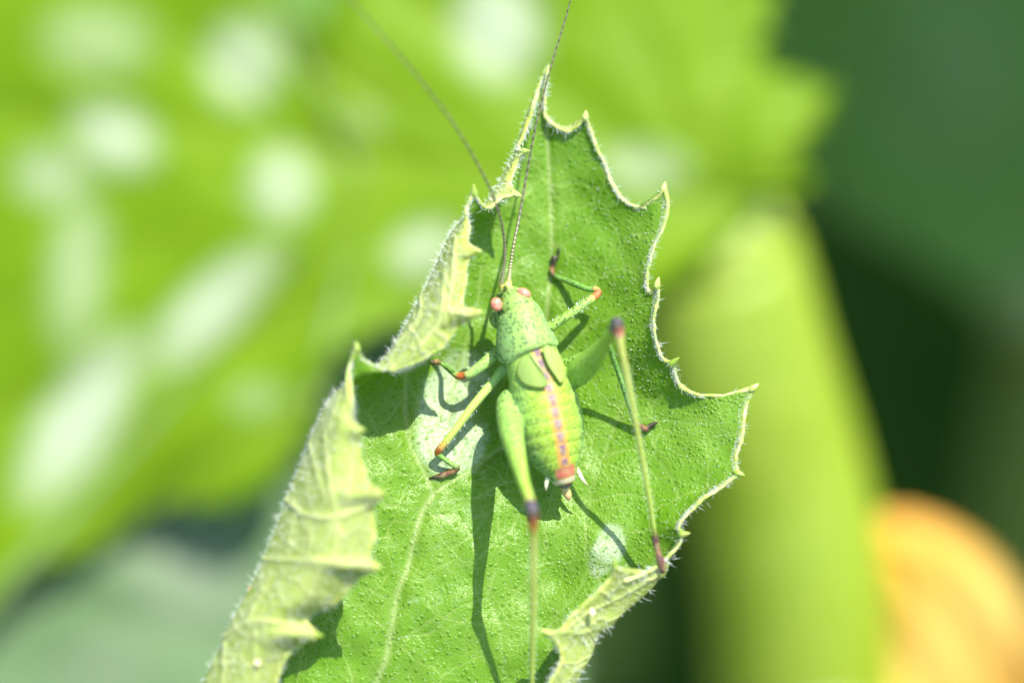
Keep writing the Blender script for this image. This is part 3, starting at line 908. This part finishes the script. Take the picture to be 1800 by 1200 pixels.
    limb([(933,886,.93),(936,897,.945),(937,912,.93),(937,930,.90),(938,950,.87),(938,1020,.77),(937,1110,.62),(935,1200,.46),(934,1262,.34)],
         [8.5,10.5,9,7.5,5.4,4.8,4.5,4.3,4.2], [(0, (.06,.035,.10,0)), (.035, (.04,.018,.04,0)), (.05, (.16,.03,.015,0)), (.09, (.30,.09,.02,0)), (.125, (.30,.32,.06,0)), (.95, (.25,.35,.05,.2)), (1, BRN)], 130, 20, True)
    limb([(934,1262,.34),(932,1285,.31),(930,1310,.30)], [5,6,3], [(0, BRN), (1, DRK)], 24, 12)
    # hind right leg
    limb([(985,680,.18),(1004,666,.22),(1022,650,.32),(1040,632,.43),(1060,606,.58),(1074,584,.70),(1082,572,.76)],
         [16,20,23,20,12.5,9,9], [(0, (.20,.37,.05,.8)), (.5, (.21,.39,.035,.5)), (.85, (.23,.38,.03,0)), (.93, (.12,.09,.07,0)), (1, (.04,.022,.05,0))], 110, 32)
    limb([(1080,572,.76),(1085,568,.78),(1088,584,.77),(1091,606,.76),(1098,640,.74),(1112,712,.68),(1130,810,.58),(1146,905,.47),(1151,942,.43)],
         [9,10.5,9,7,5.4,4.8,4.5,4.3,4.2], [(0, (.035,.02,.05,0)), (.03, (.04,.02,.05,0)), (.045, (.20,.03,.02,0)), (.07, (.36,.17,.11,0)), (.095, (.30,.33,.07,0)), (.95, (.25,.34,.05,.1)), (1, BRN)], 130, 20, True)
    limb([(1151,942,.42),(1153,954,.41),(1157,972,.41),(1161,985,.42),(1164,998,.41),(1165,1006,.39)], [6.5,6,5.5,7.5,5,4], [(0, (.07,.03,.035,0)), (.4, (.16,.07,.04,0)), (.55, (.07,.03,.03,0)), (.75, (.18,.08,.05,0)), (1, (.07,.03,.04,0))], 50, 14)
    limb([(1163,990,.42),(1170,984,.42),(1176,978,.41)], [4,2.5,1], [(0, (.5,.4,.3,0)), (1, (.5,.45,.4,0))], 16, 8)
    # --- fuse into one continuous skin
    sv = np.vstack(src_v); sf = np.vstack(src_f); scol = np.vstack(src_c)
    me = bpy.data.meshes.new('skin_source')
    me.from_pydata(sv.tolist(), [], sf.tolist())
    tmp = bpy.data.objects.new('skin_source', me)
    COL.objects.link(tmp)
    rm = tmp.modifiers.new('r', 'REMESH')
    rm.mode = 'VOXEL'
    rm.voxel_size = .0055
    sm = tmp.modifiers.new('s', 'SMOOTH')
    sm.factor = .5
    sm.iterations = 2
    dg = bpy.context.evaluated_depsgraph_get()
    dg.update()
    out = bpy.data.meshes.new_from_object(tmp.evaluated_get(dg))
    bpy.data.objects.remove(tmp)
    nv = len(out.vertices)
    co = np.empty(nv * 3, np.float32)
    out.vertices.foreach_get('co', co)
    co = co.reshape(-1, 3).astype(float)
    kd = KDTree(len(sv))
    for i, v in enumerate(sv):
        kd.insert(v, i)
    kd.balance()
    idx = np.array([kd.find(v)[1] for v in co])
    base = W([(945, 680, .0)])[0]
    root = thing('bush_cricket_nymph', 'speckled green bush cricket nymph with striped back resting on the curled leaf', 'cricket', base)
    out.name = 'body'
    out.vertices.foreach_set('co', (co - base).astype(np.float32).ravel())
    out.polygons.foreach_set('use_smooth', np.ones(len(out.polygons), bool))
    out.materials.clear()
    out.materials.append(M['body'])
    body = bpy.data.objects.new('body', out)
    COL.objects.link(body)
    body.parent = root
    cattr(body, 'tint', scol[idx])
    print('body faces', len(out.polygons))
    # --- eyes
    def ellipsoid(c, ax, n=20, m=28):
        th = np.linspace(0, math.pi, n)[:, None]
        ph = np.linspace(0, 2 * math.pi, m, endpoint=False)[None]
        q = np.stack([np.sin(th) * np.cos(ph), np.sin(th) * np.sin(ph), np.cos(th) + 0 * ph], -1).reshape(-1, 3)
        return c + q @ np.array(ax), grid_faces(n, m, True)
    for (p, a, b, cz, rot) in (((872.5,535,.285), 10.5, 12.5, 9, -.25), ((921,515,.292), 13, 8.5, 9, .45)):
        cr, sr = math.cos(rot), math.sin(rot)
        ux = (np.array(CX) * cr - np.array(CY) * sr) * a / 300
        uy = (np.array(CX) * sr + np.array(CY) * cr) * b / 300
        V, F = ellipsoid(W([p])[0], [ux, uy, np.array(CZ) * cz / 300])
        mesh_obj('eye', V, F, M['eye'], root, base=base)
    # --- antennae
    for pts, lens in (([(881,500,.24),(884,480,.27),(887.5,452,.30),(885,410,.36),(873,362,.46),(850,308,.57),(800,222,.76),(740,142,.95),(680,72,1.12),(620,6,1.26),(550,-60,1.40)], 12),
                      ([(894,496,.23),(897,470,.16),(903,430,.06),(914,375,-.02),(927,300,-.05),(941,225,-.02),(958,155,.0),(975,95,.02),(992,40,.04),(1008,-20,.06),(1030,-110,.08)], 12)):
        w = W(pts)
        rad = np.array([5.0,3.4,2.7,2.3,2.0,1.8,1.6,1.5,1.35,1.2,.9]) / 300
        V, F, s = tube(w, rad, n=10, samples=900)
        o = mesh_obj('antenna', V, tris(F), M['antenna'], root, base=base)
        ring = .5 + .5 * np.sign(np.sin(s * 2 * math.pi * 70 * (1 - .25 * s)) - .1)
        k = np.clip(s * 3.5, 0, 1)
        dark = np.stack([.030 + .02 * k, .026 + .014 * k, .014 + .004 * k], 1)
        lite = np.stack([.36 - .24 * k, .40 - .28 * k, .16 - .09 * k], 1)
        cc = dark * ring[:, None] + lite * (1 - ring[:, None])
        b0 = np.clip(1 - s / .012, 0, 1)[:, None]
        cc = cc * (1 - b0) + np.array((.40, .28, .06)) * b0
        cattr(o, 'tint', cc)
    # --- wing pads
    def pad(outline, root_px, lift, edge):
        """Leaf-like flap lying on the back: fan from the hinge to a traced outline."""
        ol = catmull(np.array(outline, float), 60)
        hinge = np.array(root_px, float)
        nr = 16
        top = []
        for k in range(nr):
            f = (k / (nr - 1)) ** .9
            ring = hinge + (ol - hinge) * f
            ring[:, 2] += lift * math.sin(f * math.pi * .75) 
            top.append(ring)
        top = np.array(top)
        V = W(top.reshape(-1, 3))
        Vb = V - np.array(CZ) * .008
        F = grid_faces(nr, 60)
        nb = len(V)
        e = (nr - 1) * 60 + np.arange(59)
        Fe = np.stack([e, e + 1, e + 1 + nb, e + nb], 1)
        o = mesh_obj('wing_pad', np.vstack([V, Vb]), np.vstack([F, F[:, ::-1] + nb, Fe]), M['wing'], root, base=base)
        f = np.repeat(np.linspace(0, 1, nr), 60)
        a = np.tile(np.linspace(0, 1, 60), nr)
        inner = np.array((.32, .46, .10))
        ed = np.array(edge)
        g = np.clip((f - .90) / .08, 0, 1)[:, None] * np.clip(np.sin(a * math.pi) * 3, 0, 1)[:, None]
        ve = (np.exp(-(((a * 6) % 1 - .5) / .08) ** 2) * np.clip(f * 2 - .3, 0, 1) * .35)[:, None]
        c = inner * (1 - g) + ed * g
        c = c * (1 - ve) + np.array((.42, .55, .15)) * ve
        cattr(o, 'tint', np.vstack([c, c]))
    pad([(938,626,.43),(952,650,.455),(963,672,.455),(958,680,.45),(940,681,.44),(920,674,.41),(909,658,.385),(911,640,.39),(917,630,.40)], (928,622,.42), .012, (.28,.36,.05))
    pad([(953,612,.415),(963,640,.42),(976,660,.42),(986,673,.415),(993,668,.395),(994,652,.375),(988,634,.37),(979,618,.37)], (962,606,.41), .004, (.30,.30,.05))
    # --- cerci and subgenital plate
    for pts, rad, col in (([(968,828,.30),(963,840,.31),(960,852,.31),(960,862,.30)], [5,4.5,3.4,1], (.55,.58,.28)),
                          ([(1010,818,.27),(1017,830,.27),(1024,842,.27),(1033,853,.26)], [5,4,3,1], (.45,.58,.20))):
        V, F, s = tube(W(pts), np.array(rad) / 300, n=12, samples=24)
        o = mesh_obj('cercus', V, tris(F), M['cercus'], root, base=base)
        cattr(o, 'tint', lerp_cols([(0, col), (.7, (.62,.62,.40)), (1, (.35,.22,.16))], s))
    V, F, s = tube(W([(990,848,.22),(994,860,.22),(998,870,.22),(1000,878,.21)]), np.array([9,8,7,3]) / 300, n=14, samples=20)
    o = mesh_obj('tail_plate', V, tris(F), M['cercus'], root, base=base)
    cattr(o, 'tint', lerp_cols([(0, (.30,.42,.08)), (.6, (.50,.34,.12)), (1, (.60,.30,.20))], s))
    # --- fine leg bristles
    S_, D_, L_ = [], [], []
    for a, b, r, cnt in (((868,668,.16),(775,786,.20),8,130), ((876,617,.15),(828,655,.17),10,60), ((962,579,.13),(1040,526,.13),8,50)):
        a, b = W([a])[0], W([b])[0]
        t = rng.random(cnt)[:, None]
        dr = unit(rng.normal(size=(cnt, 3)))
        ax = unit((b - a)[None])
        dr = unit(dr - (dr @ ax.T) * ax)
        S_.append(a + (b - a) * t + dr * r / 300 * .9); D_.append(dr + ax * .5); L_.append(rng.uniform(.010, .022, cnt))
    for pl in ([(938,950,.87),(938,1020,.77),(937,1110,.62),(935,1200,.46)], [(1098,640,.74),(1112,712,.68),(1130,810,.58),(1146,905,.47)]):
        q = catmull(W(pl), 26)
        tg = unit(np.gradient(q, axis=0))
        for sg in (-1, 1):
            dr = unit(np.cross(tg, np.array(CZ)) * sg + np.array(CZ) * .4)
            S_.append(q + dr * .014); D_.append(dr + tg * .8); L_.append(np.full(len(q), .024))
    Vh, Fh = hairs(np.vstack(S_), np.vstack(D_), np.hstack(L_), np.full(sum(map(len, L_)), .0016), np.zeros(sum(map(len, L_))), 5)
    o = mesh_obj('leg_bristles', Vh, Fh, M['hair'], root, base=base)
    o['kind'] = 'stuff'
    return root

build_cricket()

# ------------------------------------------------------------------ grown squash leaves behind
def squash_leaf(name, label, outline, centre, zfun, veins, mottles, mats, stem_path, stem_r, base_px, group=None, tooth=.06, seed=1, stem_mat='stem', th=.05):
    g = np.random.default_rng(seed)
    ol = np.array(outline, float)
    nc = len(ol) * 26
    closed = np.vstack([ol, ol[:3]])
    pts = catmull(closed, (len(closed) - 1) * 26 + 1)[26:26 + nc]
    c = np.array(centre, float)
    # small teeth on the margin
    d = np.r_[0, np.cumsum(np.linalg.norm(np.diff(pts, axis=0), axis=1))]
    ph = (d / 62.0) % 1
    tw = np.clip(1 - np.abs(ph - .5) * 3.4, 0, 1) ** 1.5
    pts = pts + unit(pts - c) * (tw * 26 * tooth / .06)[:, None]
    nr = 56
    f = np.linspace(0, 1, nr) ** .85
    P = c + (pts[None] - c) * f[:, None, None]
    px = P.reshape(-1, 2)
    fr = np.repeat(f, nc)
    vein = np.zeros(len(px)); sunk = np.zeros(len(px))
    for w, s, pl in veins:
        dd = seg_dist(px, pl)
        vein = np.maximum(vein, s * np.exp(-(dd / w) ** 2))
        sunk = np.maximum(sunk, s * np.exp(-(dd / (w * 2.4)) ** 2))
    mo = np.zeros(len(px))
    for (mx, my, ra, rb, an, st) in mottles:
        q = px - (mx, my)
        ca, sa = math.cos(an), math.sin(an)
        e = np.hypot((q[:, 0] * ca + q[:, 1] * sa) / ra, (-q[:, 0] * sa + q[:, 1] * ca) / rb)
        mo = np.maximum(mo, st * np.clip(1.35 - e, 0, 1) ** .7)
    wave = np.sin(np.tile(d[:nc] / 120.0, nr)) * .22 * fr ** 5
    z = zfun(px) + wave - .07 * sunk + .05 * np.sin(px[:, 0] * .012) * np.sin(px[:, 1] * .014)
    V = W(np.column_stack([px, z]))
    Vg = V.reshape(nr, nc, 3)
    dv = np.gradient(Vg, axis=0)
    du = np.roll(Vg, -1, 1) - np.roll(Vg, 1, 1)
    Nn = unit(np.cross(du, dv)).reshape(-1, 3)
    Nn[:nc] = Nn[nc:2 * nc].mean(0)
    if (Nn @ np.array(CZ)).mean() < 0:
        Nn = -Nn
    Vb = V - Nn * th
    F = grid_faces(nr, nc, True)
    a = V[F[:, 1]] - V[F[:, 0]]; b = V[F[:, 3]] - V[F[:, 0]]
    flip = (np.einsum('ij,ij->i', np.cross(a, b), Nn[F[:, 0]]) < 0).mean() > .5
    Ft = F[:, ::-1] if flip else F
    Fb = (F if flip else F[:, ::-1]) + len(V)
    e = (nr - 1) * nc + np.arange(nc)
    e2 = (nr - 1) * nc + (np.arange(nc) + 1) % nc
    Fe = np.stack([e, e2, e2 + len(V), e + len(V)], 1)
    base = W([base_px])[0]
    root = thing(name, label, 'leaf', base, group)
    o = mesh_obj('blade', np.vstack([V, Vb]), np.vstack([Ft, Fb, Fe]), mats, root, base=base)
    nV = len(V)
    lv = np.empty(len(o.data.loops), np.int32); o.data.loops.foreach_get('vertex_index', lv)
    ls = np.empty(len(o.data.polygons), np.int32); o.data.polygons.foreach_get('loop_start', ls)
    mn = np.minimum.reduceat(lv, ls)
    o.data.polygons.foreach_set('material_index', (mn >= nV).astype(np.int32))
    fattr(o, 'vein', np.r_[vein, vein]); fattr(o, 'mottle_glare', np.r_[mo, mo * .3])
    if stem_path is not None:
        sp = np.array(stem_path, float)
        tube_obj('petiole', sp, stem_r, M[stem_mat], root, base, n=32, samples=90)
    return root

def px_line(a, b, k=5, sag=0.0):
    a, b = np.array(a, float), np.array(b, float)
    t = np.linspace(0, 1, k)[:, None]
    n = np.array([-(b - a)[1], (b - a)[0]])
    return (a + (b - a) * t + n * sag * np.sin(t * math.pi)).tolist()

# big bright leaf with its thick petiole
OUT_A = [(1250,430),(1335,350),(1412,330),(1395,268),(1455,160),(1335,112),(1352,0),(1300,-160),(1110,-340),(860,-430),(700,-230),(575,40),
         (480,-10),(390,-220),(100,-360),(-300,-260),(-620,180),(-640,640),(-400,900),(-120,1120),(30,1010),(170,955),(290,880),(400,880),(480,830),(545,735),
         (560,650),(625,590),(720,560),(900,600),(1080,540)]
def zA(p):
    x, y = (p[:, 0] - 900) / 300, (p[:, 1] - 350) / 300
    return -6.6 - .02 * x + .10 * y - .05 * x * x
VA = []
b0 = (1262, 400)
for q in ((1440,170),(1200,-300),(860,-400),(620,-50),(150,-330),(-560,180),(-380,880),(180,930),(480,800),(800,590)):
    VA.append((13, .8, px_line(b0, q, 6, .03)))
for a, b in (((900,330),(600,100)),((700,230),(560,120)),((800,380),(480,560)),((560,300),(330,70)),((420,330),(120,120)),((500,470),(250,760)),((300,420),(0,560)),((250,560),(60,900)),((950,60),(760,-250)),((1180,200),(1030,20)),((1230,250),(1330,80))):
    VA.append((8, .6, px_line(a, b, 5, .04)))
MA = [(875,45,70,85,0,1.0),(430,110,62,72,.3,.75),(200,240,72,52,.5,.85),(90,310,62,48,.2,.6),(497,325,52,60,0,.8),(745,440,60,46,-.4,.7),(375,540,130,48,-.75,.9),
      (140,735,58,150,.55,1.0),(135,480,45,120,.1,.55),(1130,295,70,40,0,.55),(170,70,90,60,0,.4),(640,210,40,30,0,.2),(450,700,50,30,0,.3),(-150,120,80,70,0,.8),(-200,500,90,80,.3,.8),(300,-150,80,60,0,.8),(1000,-200,70,60,0,.8)]
stemA = W([(1240,395,-7.25),(1255,470,-7.5),(1292,640,-7.8),(1350,820,-8.2),(1392,1000,-8.5),(1410,1200,-8.9),(1425,1500,-9.6)])
stemA = np.vstack([stemA, [stemA[-1] + np.array((.6, 2.0, -10))], [[stemA[-1][0] + 1.2, stemA[-1][1] + 4.5, -.5]]])
squash_leaf('squash_leaf', 'large bright green squash leaf with silver mottles on a thick yellow green petiole', OUT_A, (640, 330), zA, VA, MA,
            [M['sq'], M['squ']], stemA, [.66, .78, .84, .84, .84, .85, .88, .92, .98], (1262, 395, -7.25), seed=3)

# dull leaf lying in the shade below it
OUT_B = [(900,760),(760,560),(560,520),(300,640),(100,820),(-150,1000),(-260,1300),(-100,1600),(300,1720),(700,1650),(960,1400),(1010,1050)]
def zB(p):
    x, y = (p[:, 0] - 400) / 300, (p[:, 1] - 1000) / 300
    return -7.2 - .1 * x + np.where(y < 0, .95 * y, .2 * y) - .05 * x * x
VB = [(14, .8, px_line((900, 1350), q, 6, .03)) for q in ((600,560),(300,680),(-100,1000),(-100,1500),(400,1680))]
MB = [(330,1010,110,90,.4,.9),(180,1180,80,70,0,.6),(560,800,80,60,0,.5),(600,1250,90,70,0,.6)]
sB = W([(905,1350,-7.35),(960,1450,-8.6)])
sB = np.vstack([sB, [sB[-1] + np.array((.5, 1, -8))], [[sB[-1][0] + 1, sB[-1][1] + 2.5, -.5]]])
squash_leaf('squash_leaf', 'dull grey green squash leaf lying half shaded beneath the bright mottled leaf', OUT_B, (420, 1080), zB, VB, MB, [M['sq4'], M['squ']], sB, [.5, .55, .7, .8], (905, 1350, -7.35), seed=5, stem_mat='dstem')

# far dark leaf at upper right
OUT_C = [(1200,-60),(1300,-260),(1560,-420),(1900,-430),(2250,-250),(2380,60),(2280,340),(2050,520),(1800,540),(1600,440),(1420,330),(1280,160)]
def zC(p):
    x, y = (p[:, 0] - 1700) / 300, (p[:, 1] - 200) / 300
    return -15 + .55 * x - .5 * y - .1 * x * x
VC = [(16, .8, px_line((1800, 500), q, 6, .03)) for q in ((1330,-60),(1560,-380),(1950,-400),(2300,0),(2200,430))]
sC = W([(1800,520,-15.5),(1830,640,-17)])
sC = np.vstack([sC, [sC[-1] + np.array((.4, 1.5, -8))], [[sC[-1][0] + 1, sC[-1][1] + 4, -.5]]])
squash_leaf('squash_leaf', 'far dark green squash leaf standing in shade above the orange blossom', OUT_C, (1800, 60), zC, VC, [(1680,120,130,160,0,.35)], [M['sq2'], M['squ']], sC, [.5, .55, .7, .8], (1800, 520, -15.5), seed=6, stem_mat='dstem')

# green leaf underneath the notch of the bright leaf
OUT_F = [(-500,-300),(-150,-560),(400,-640),(900,-560),(1150,-250),(1050,100),(700,380),(250,420),(-250,300),(-520,20)]
VF = [(16, .8, px_line((950, 60), q, 6, .03)) for q in ((850,-500),(400,-580),(-100,-480),(-450,0),(200,380))]
sF = W([(955,60,-11.2),(1000,160,-12.4)])
sF = np.vstack([sF, [sF[-1] + np.array((.4, 1.5, -9))], [[sF[-1][0] + 1, sF[-1][1] + 4, -.5]]])
squash_leaf('squash_leaf', 'shaded mid green squash leaf showing through the notch of the bright mottled leaf', OUT_F, (330, -120), lambda p: -11 + .2 * (p[:, 1] + 100) / 300, VF, [], [M['sq2'], M['squ']], sF, [.45, .5, .7, .8], (955, 60, -11.2), seed=11, stem_mat='dstem')

# deep leaf behind everything on the right, and an unseen leaf added overhead to keep it in shade
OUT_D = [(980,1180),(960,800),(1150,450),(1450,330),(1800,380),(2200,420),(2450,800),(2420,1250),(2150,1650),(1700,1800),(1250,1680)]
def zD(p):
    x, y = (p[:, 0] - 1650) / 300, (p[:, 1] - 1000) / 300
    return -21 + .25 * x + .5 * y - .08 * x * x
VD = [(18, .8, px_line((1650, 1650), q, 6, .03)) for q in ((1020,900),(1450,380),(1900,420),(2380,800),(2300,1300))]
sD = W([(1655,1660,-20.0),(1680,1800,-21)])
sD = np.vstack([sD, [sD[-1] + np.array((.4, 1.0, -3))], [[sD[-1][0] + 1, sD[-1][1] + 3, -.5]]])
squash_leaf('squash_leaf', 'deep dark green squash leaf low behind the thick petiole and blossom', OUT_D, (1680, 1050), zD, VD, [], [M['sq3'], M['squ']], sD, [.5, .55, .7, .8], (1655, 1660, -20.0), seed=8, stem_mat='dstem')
def cam_px(x, y, z):
    return (900 + x * 300 * D / (D - z), 600 - y * 300 * D / (D - z))
OUT_E = [cam_px(x, y, -2.5) for x, y in ((4.6,9.6),(6.0,8.9),(8.5,8.6),(11.5,8.8),(15,10),(18.5,13),(19.5,17),(17,21),(12.5,22.5),(8,21),(5,17.5),(4,13))]
VE = [(26, .8, px_line(cam_px(17, 12, -2.5), cam_px(x, y, -2.5), 6, .03)) for x, y in ((6,10),(5,15),(9,20),(14,21))]
p0 = W([(*cam_px(17.5, 12, -2.5), -2.55)])
sE = np.vstack([p0, [p0[0] + np.array((.6, .8, -3))], [p0[0] + np.array((2, 3, -20))], [[p0[0][0] + 3, p0[0][1] + 4.5, -.5]]])
squash_leaf('squash_leaf', 'unseen high squash leaf added to shade the dark leaves behind', OUT_E, cam_px(11.5, 14.5, -2.5), lambda p: np.full(len(p), -2.5), VE, [], [M['sq'], M['squ']], sE, [.45, .5, .7, .9], (*cam_px(17.5, 12, -2.5), -2.55), seed=9)

# ------------------------------------------------------------------ blossom
def build_flower():
    basep = W([(1930, 1620, -12.0)])[0]
    root = thing('squash_blossom', 'open orange yellow squash blossom beside the thick petiole', 'flower', basep)
    axis = unit((W([(1790, 1330, -8.6)])[0] - basep)[None])[0]
    x = unit(np.cross(axis, np.array(CY))[None])[0]
    y = np.cross(axis, x)
    L = 6.2
    for k in range(5):
        a0 = k * 2 * math.pi / 5 + .35
        nu, nv = 30, 40
        V, S_, Ve = [], [], []
        for j in range(nv):
            s = j / (nv - 1)
            rad = .45 + 1.15 * s + 1.35 * max(0, s - .45) ** 1.3
            h = L * (s - .16 * s ** 3)
            half = (math.pi / 5) * (1.06 if s < .5 else 1.06 * math.cos((s - .5) / .5 * math.pi / 2) ** .65 + .02)
            for i in range(nu):
                u = i / (nu - 1) * 2 - 1
                a = a0 + u * half
                r = rad * (1 - .10 * s * (1 - abs(u))) + .10 * s * math.sin(u * 9 + k)
                V.append(basep + axis * h + (x * math.cos(a) + y * math.sin(a)) * r)
                S_.append(s); Ve.append(math.exp(-(u / .06) ** 2) + .6 * math.exp(-((abs(u) - .5) / .06) ** 2))
        V = np.array(V)
        Vg = V.reshape(nv, nu, 3)
        Nn = unit(np.cross(np.gradient(Vg, axis=0), np.gradient(Vg, axis=1))).reshape(-1, 3)
        nb = len(V)
        F = grid_faces(nv, nu)
        rim = [i for i in range(nu)] + [j * nu + nu - 1 for j in range(1, nv)] + [(nv - 1) * nu + i for i in range(nu - 2, -1, -1)] + [j * nu for j in range(nv - 2, 0, -1)]
        rim = np.array(rim)
        r2 = np.roll(rim, -1)
        Fe = np.stack([rim, r2, r2 + nb, rim + nb], 1)
        o = mesh_obj('petal', np.vstack([V, V + Nn * .03]), np.vstack([F, F[:, ::-1] + nb, Fe]), M['petal'], root, base=basep)
        fattr(o, 's', np.r_[S_, S_]); fattr(o, 'vein', np.r_[Ve, Ve])
    tube_obj('calyx', np.array([basep - axis * .7, basep - axis * .2, basep + axis * .5, basep + axis * 1.0]), [.25, .52, .60, .66], M['dstem'], root, basep, n=20, samples=20)
    tube_obj('pistil', np.array([basep, basep + axis * 1.4, basep + axis * 2.2]), [.2, .18, .32], M['petal'], root, basep, n=16, samples=20)
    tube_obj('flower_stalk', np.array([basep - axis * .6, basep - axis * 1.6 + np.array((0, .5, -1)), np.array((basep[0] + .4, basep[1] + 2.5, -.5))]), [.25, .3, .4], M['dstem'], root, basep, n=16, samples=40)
build_flower()

# ------------------------------------------------------------------ bits lying on the leaf
def speck(name, label, p, a, b, c, mat, rot):
    n, m = 12, 16
    th = np.linspace(0, math.pi, n)[:, None]
    ph = np.linspace(0, 2 * math.pi, m, endpoint=False)[None]
    q = np.stack([np.sin(th) * np.cos(ph), np.cos(th) + 0 * ph, np.sin(th) * np.sin(ph)], -1).reshape(-1, 3)
    q *= (1 + .16 * np.sin(q[:, :1] * 5 + q[:, 1:2] * 7) + .10 * np.sin(q[:, 2:] * 11))
    q *= np.array((a, b, c)) / 300
    cr, sr = math.cos(rot), math.sin(rot)
    q = q @ np.array([[cr, sr, 0], [-sr, cr, 0], [0, 0, 1]])
    base = W([p])[0]
    o = mesh_obj(name, base + q @ MW.T, grid_faces(n, m, True), mat, base=base)
    tag(o, label, 'debris')
speck('husk_flake', 'tiny brown husk flake caught on hairs of the rolled leaf edge', (441, 1042, .56), 5.5, 11, 4, M['speck'], .15)
speck('pollen_grain', 'tiny yellow grain on the rolled edge below the hind foot', (1041, 1076, .53), 4.5, 7, 4.5, M['grain'], .3)
speck('pollen_grain', 'tiny pale grain near the bottom of the long rolled edge', (452, 1165, .77), 4.5, 5.5, 4.5, M['grain'], .8)
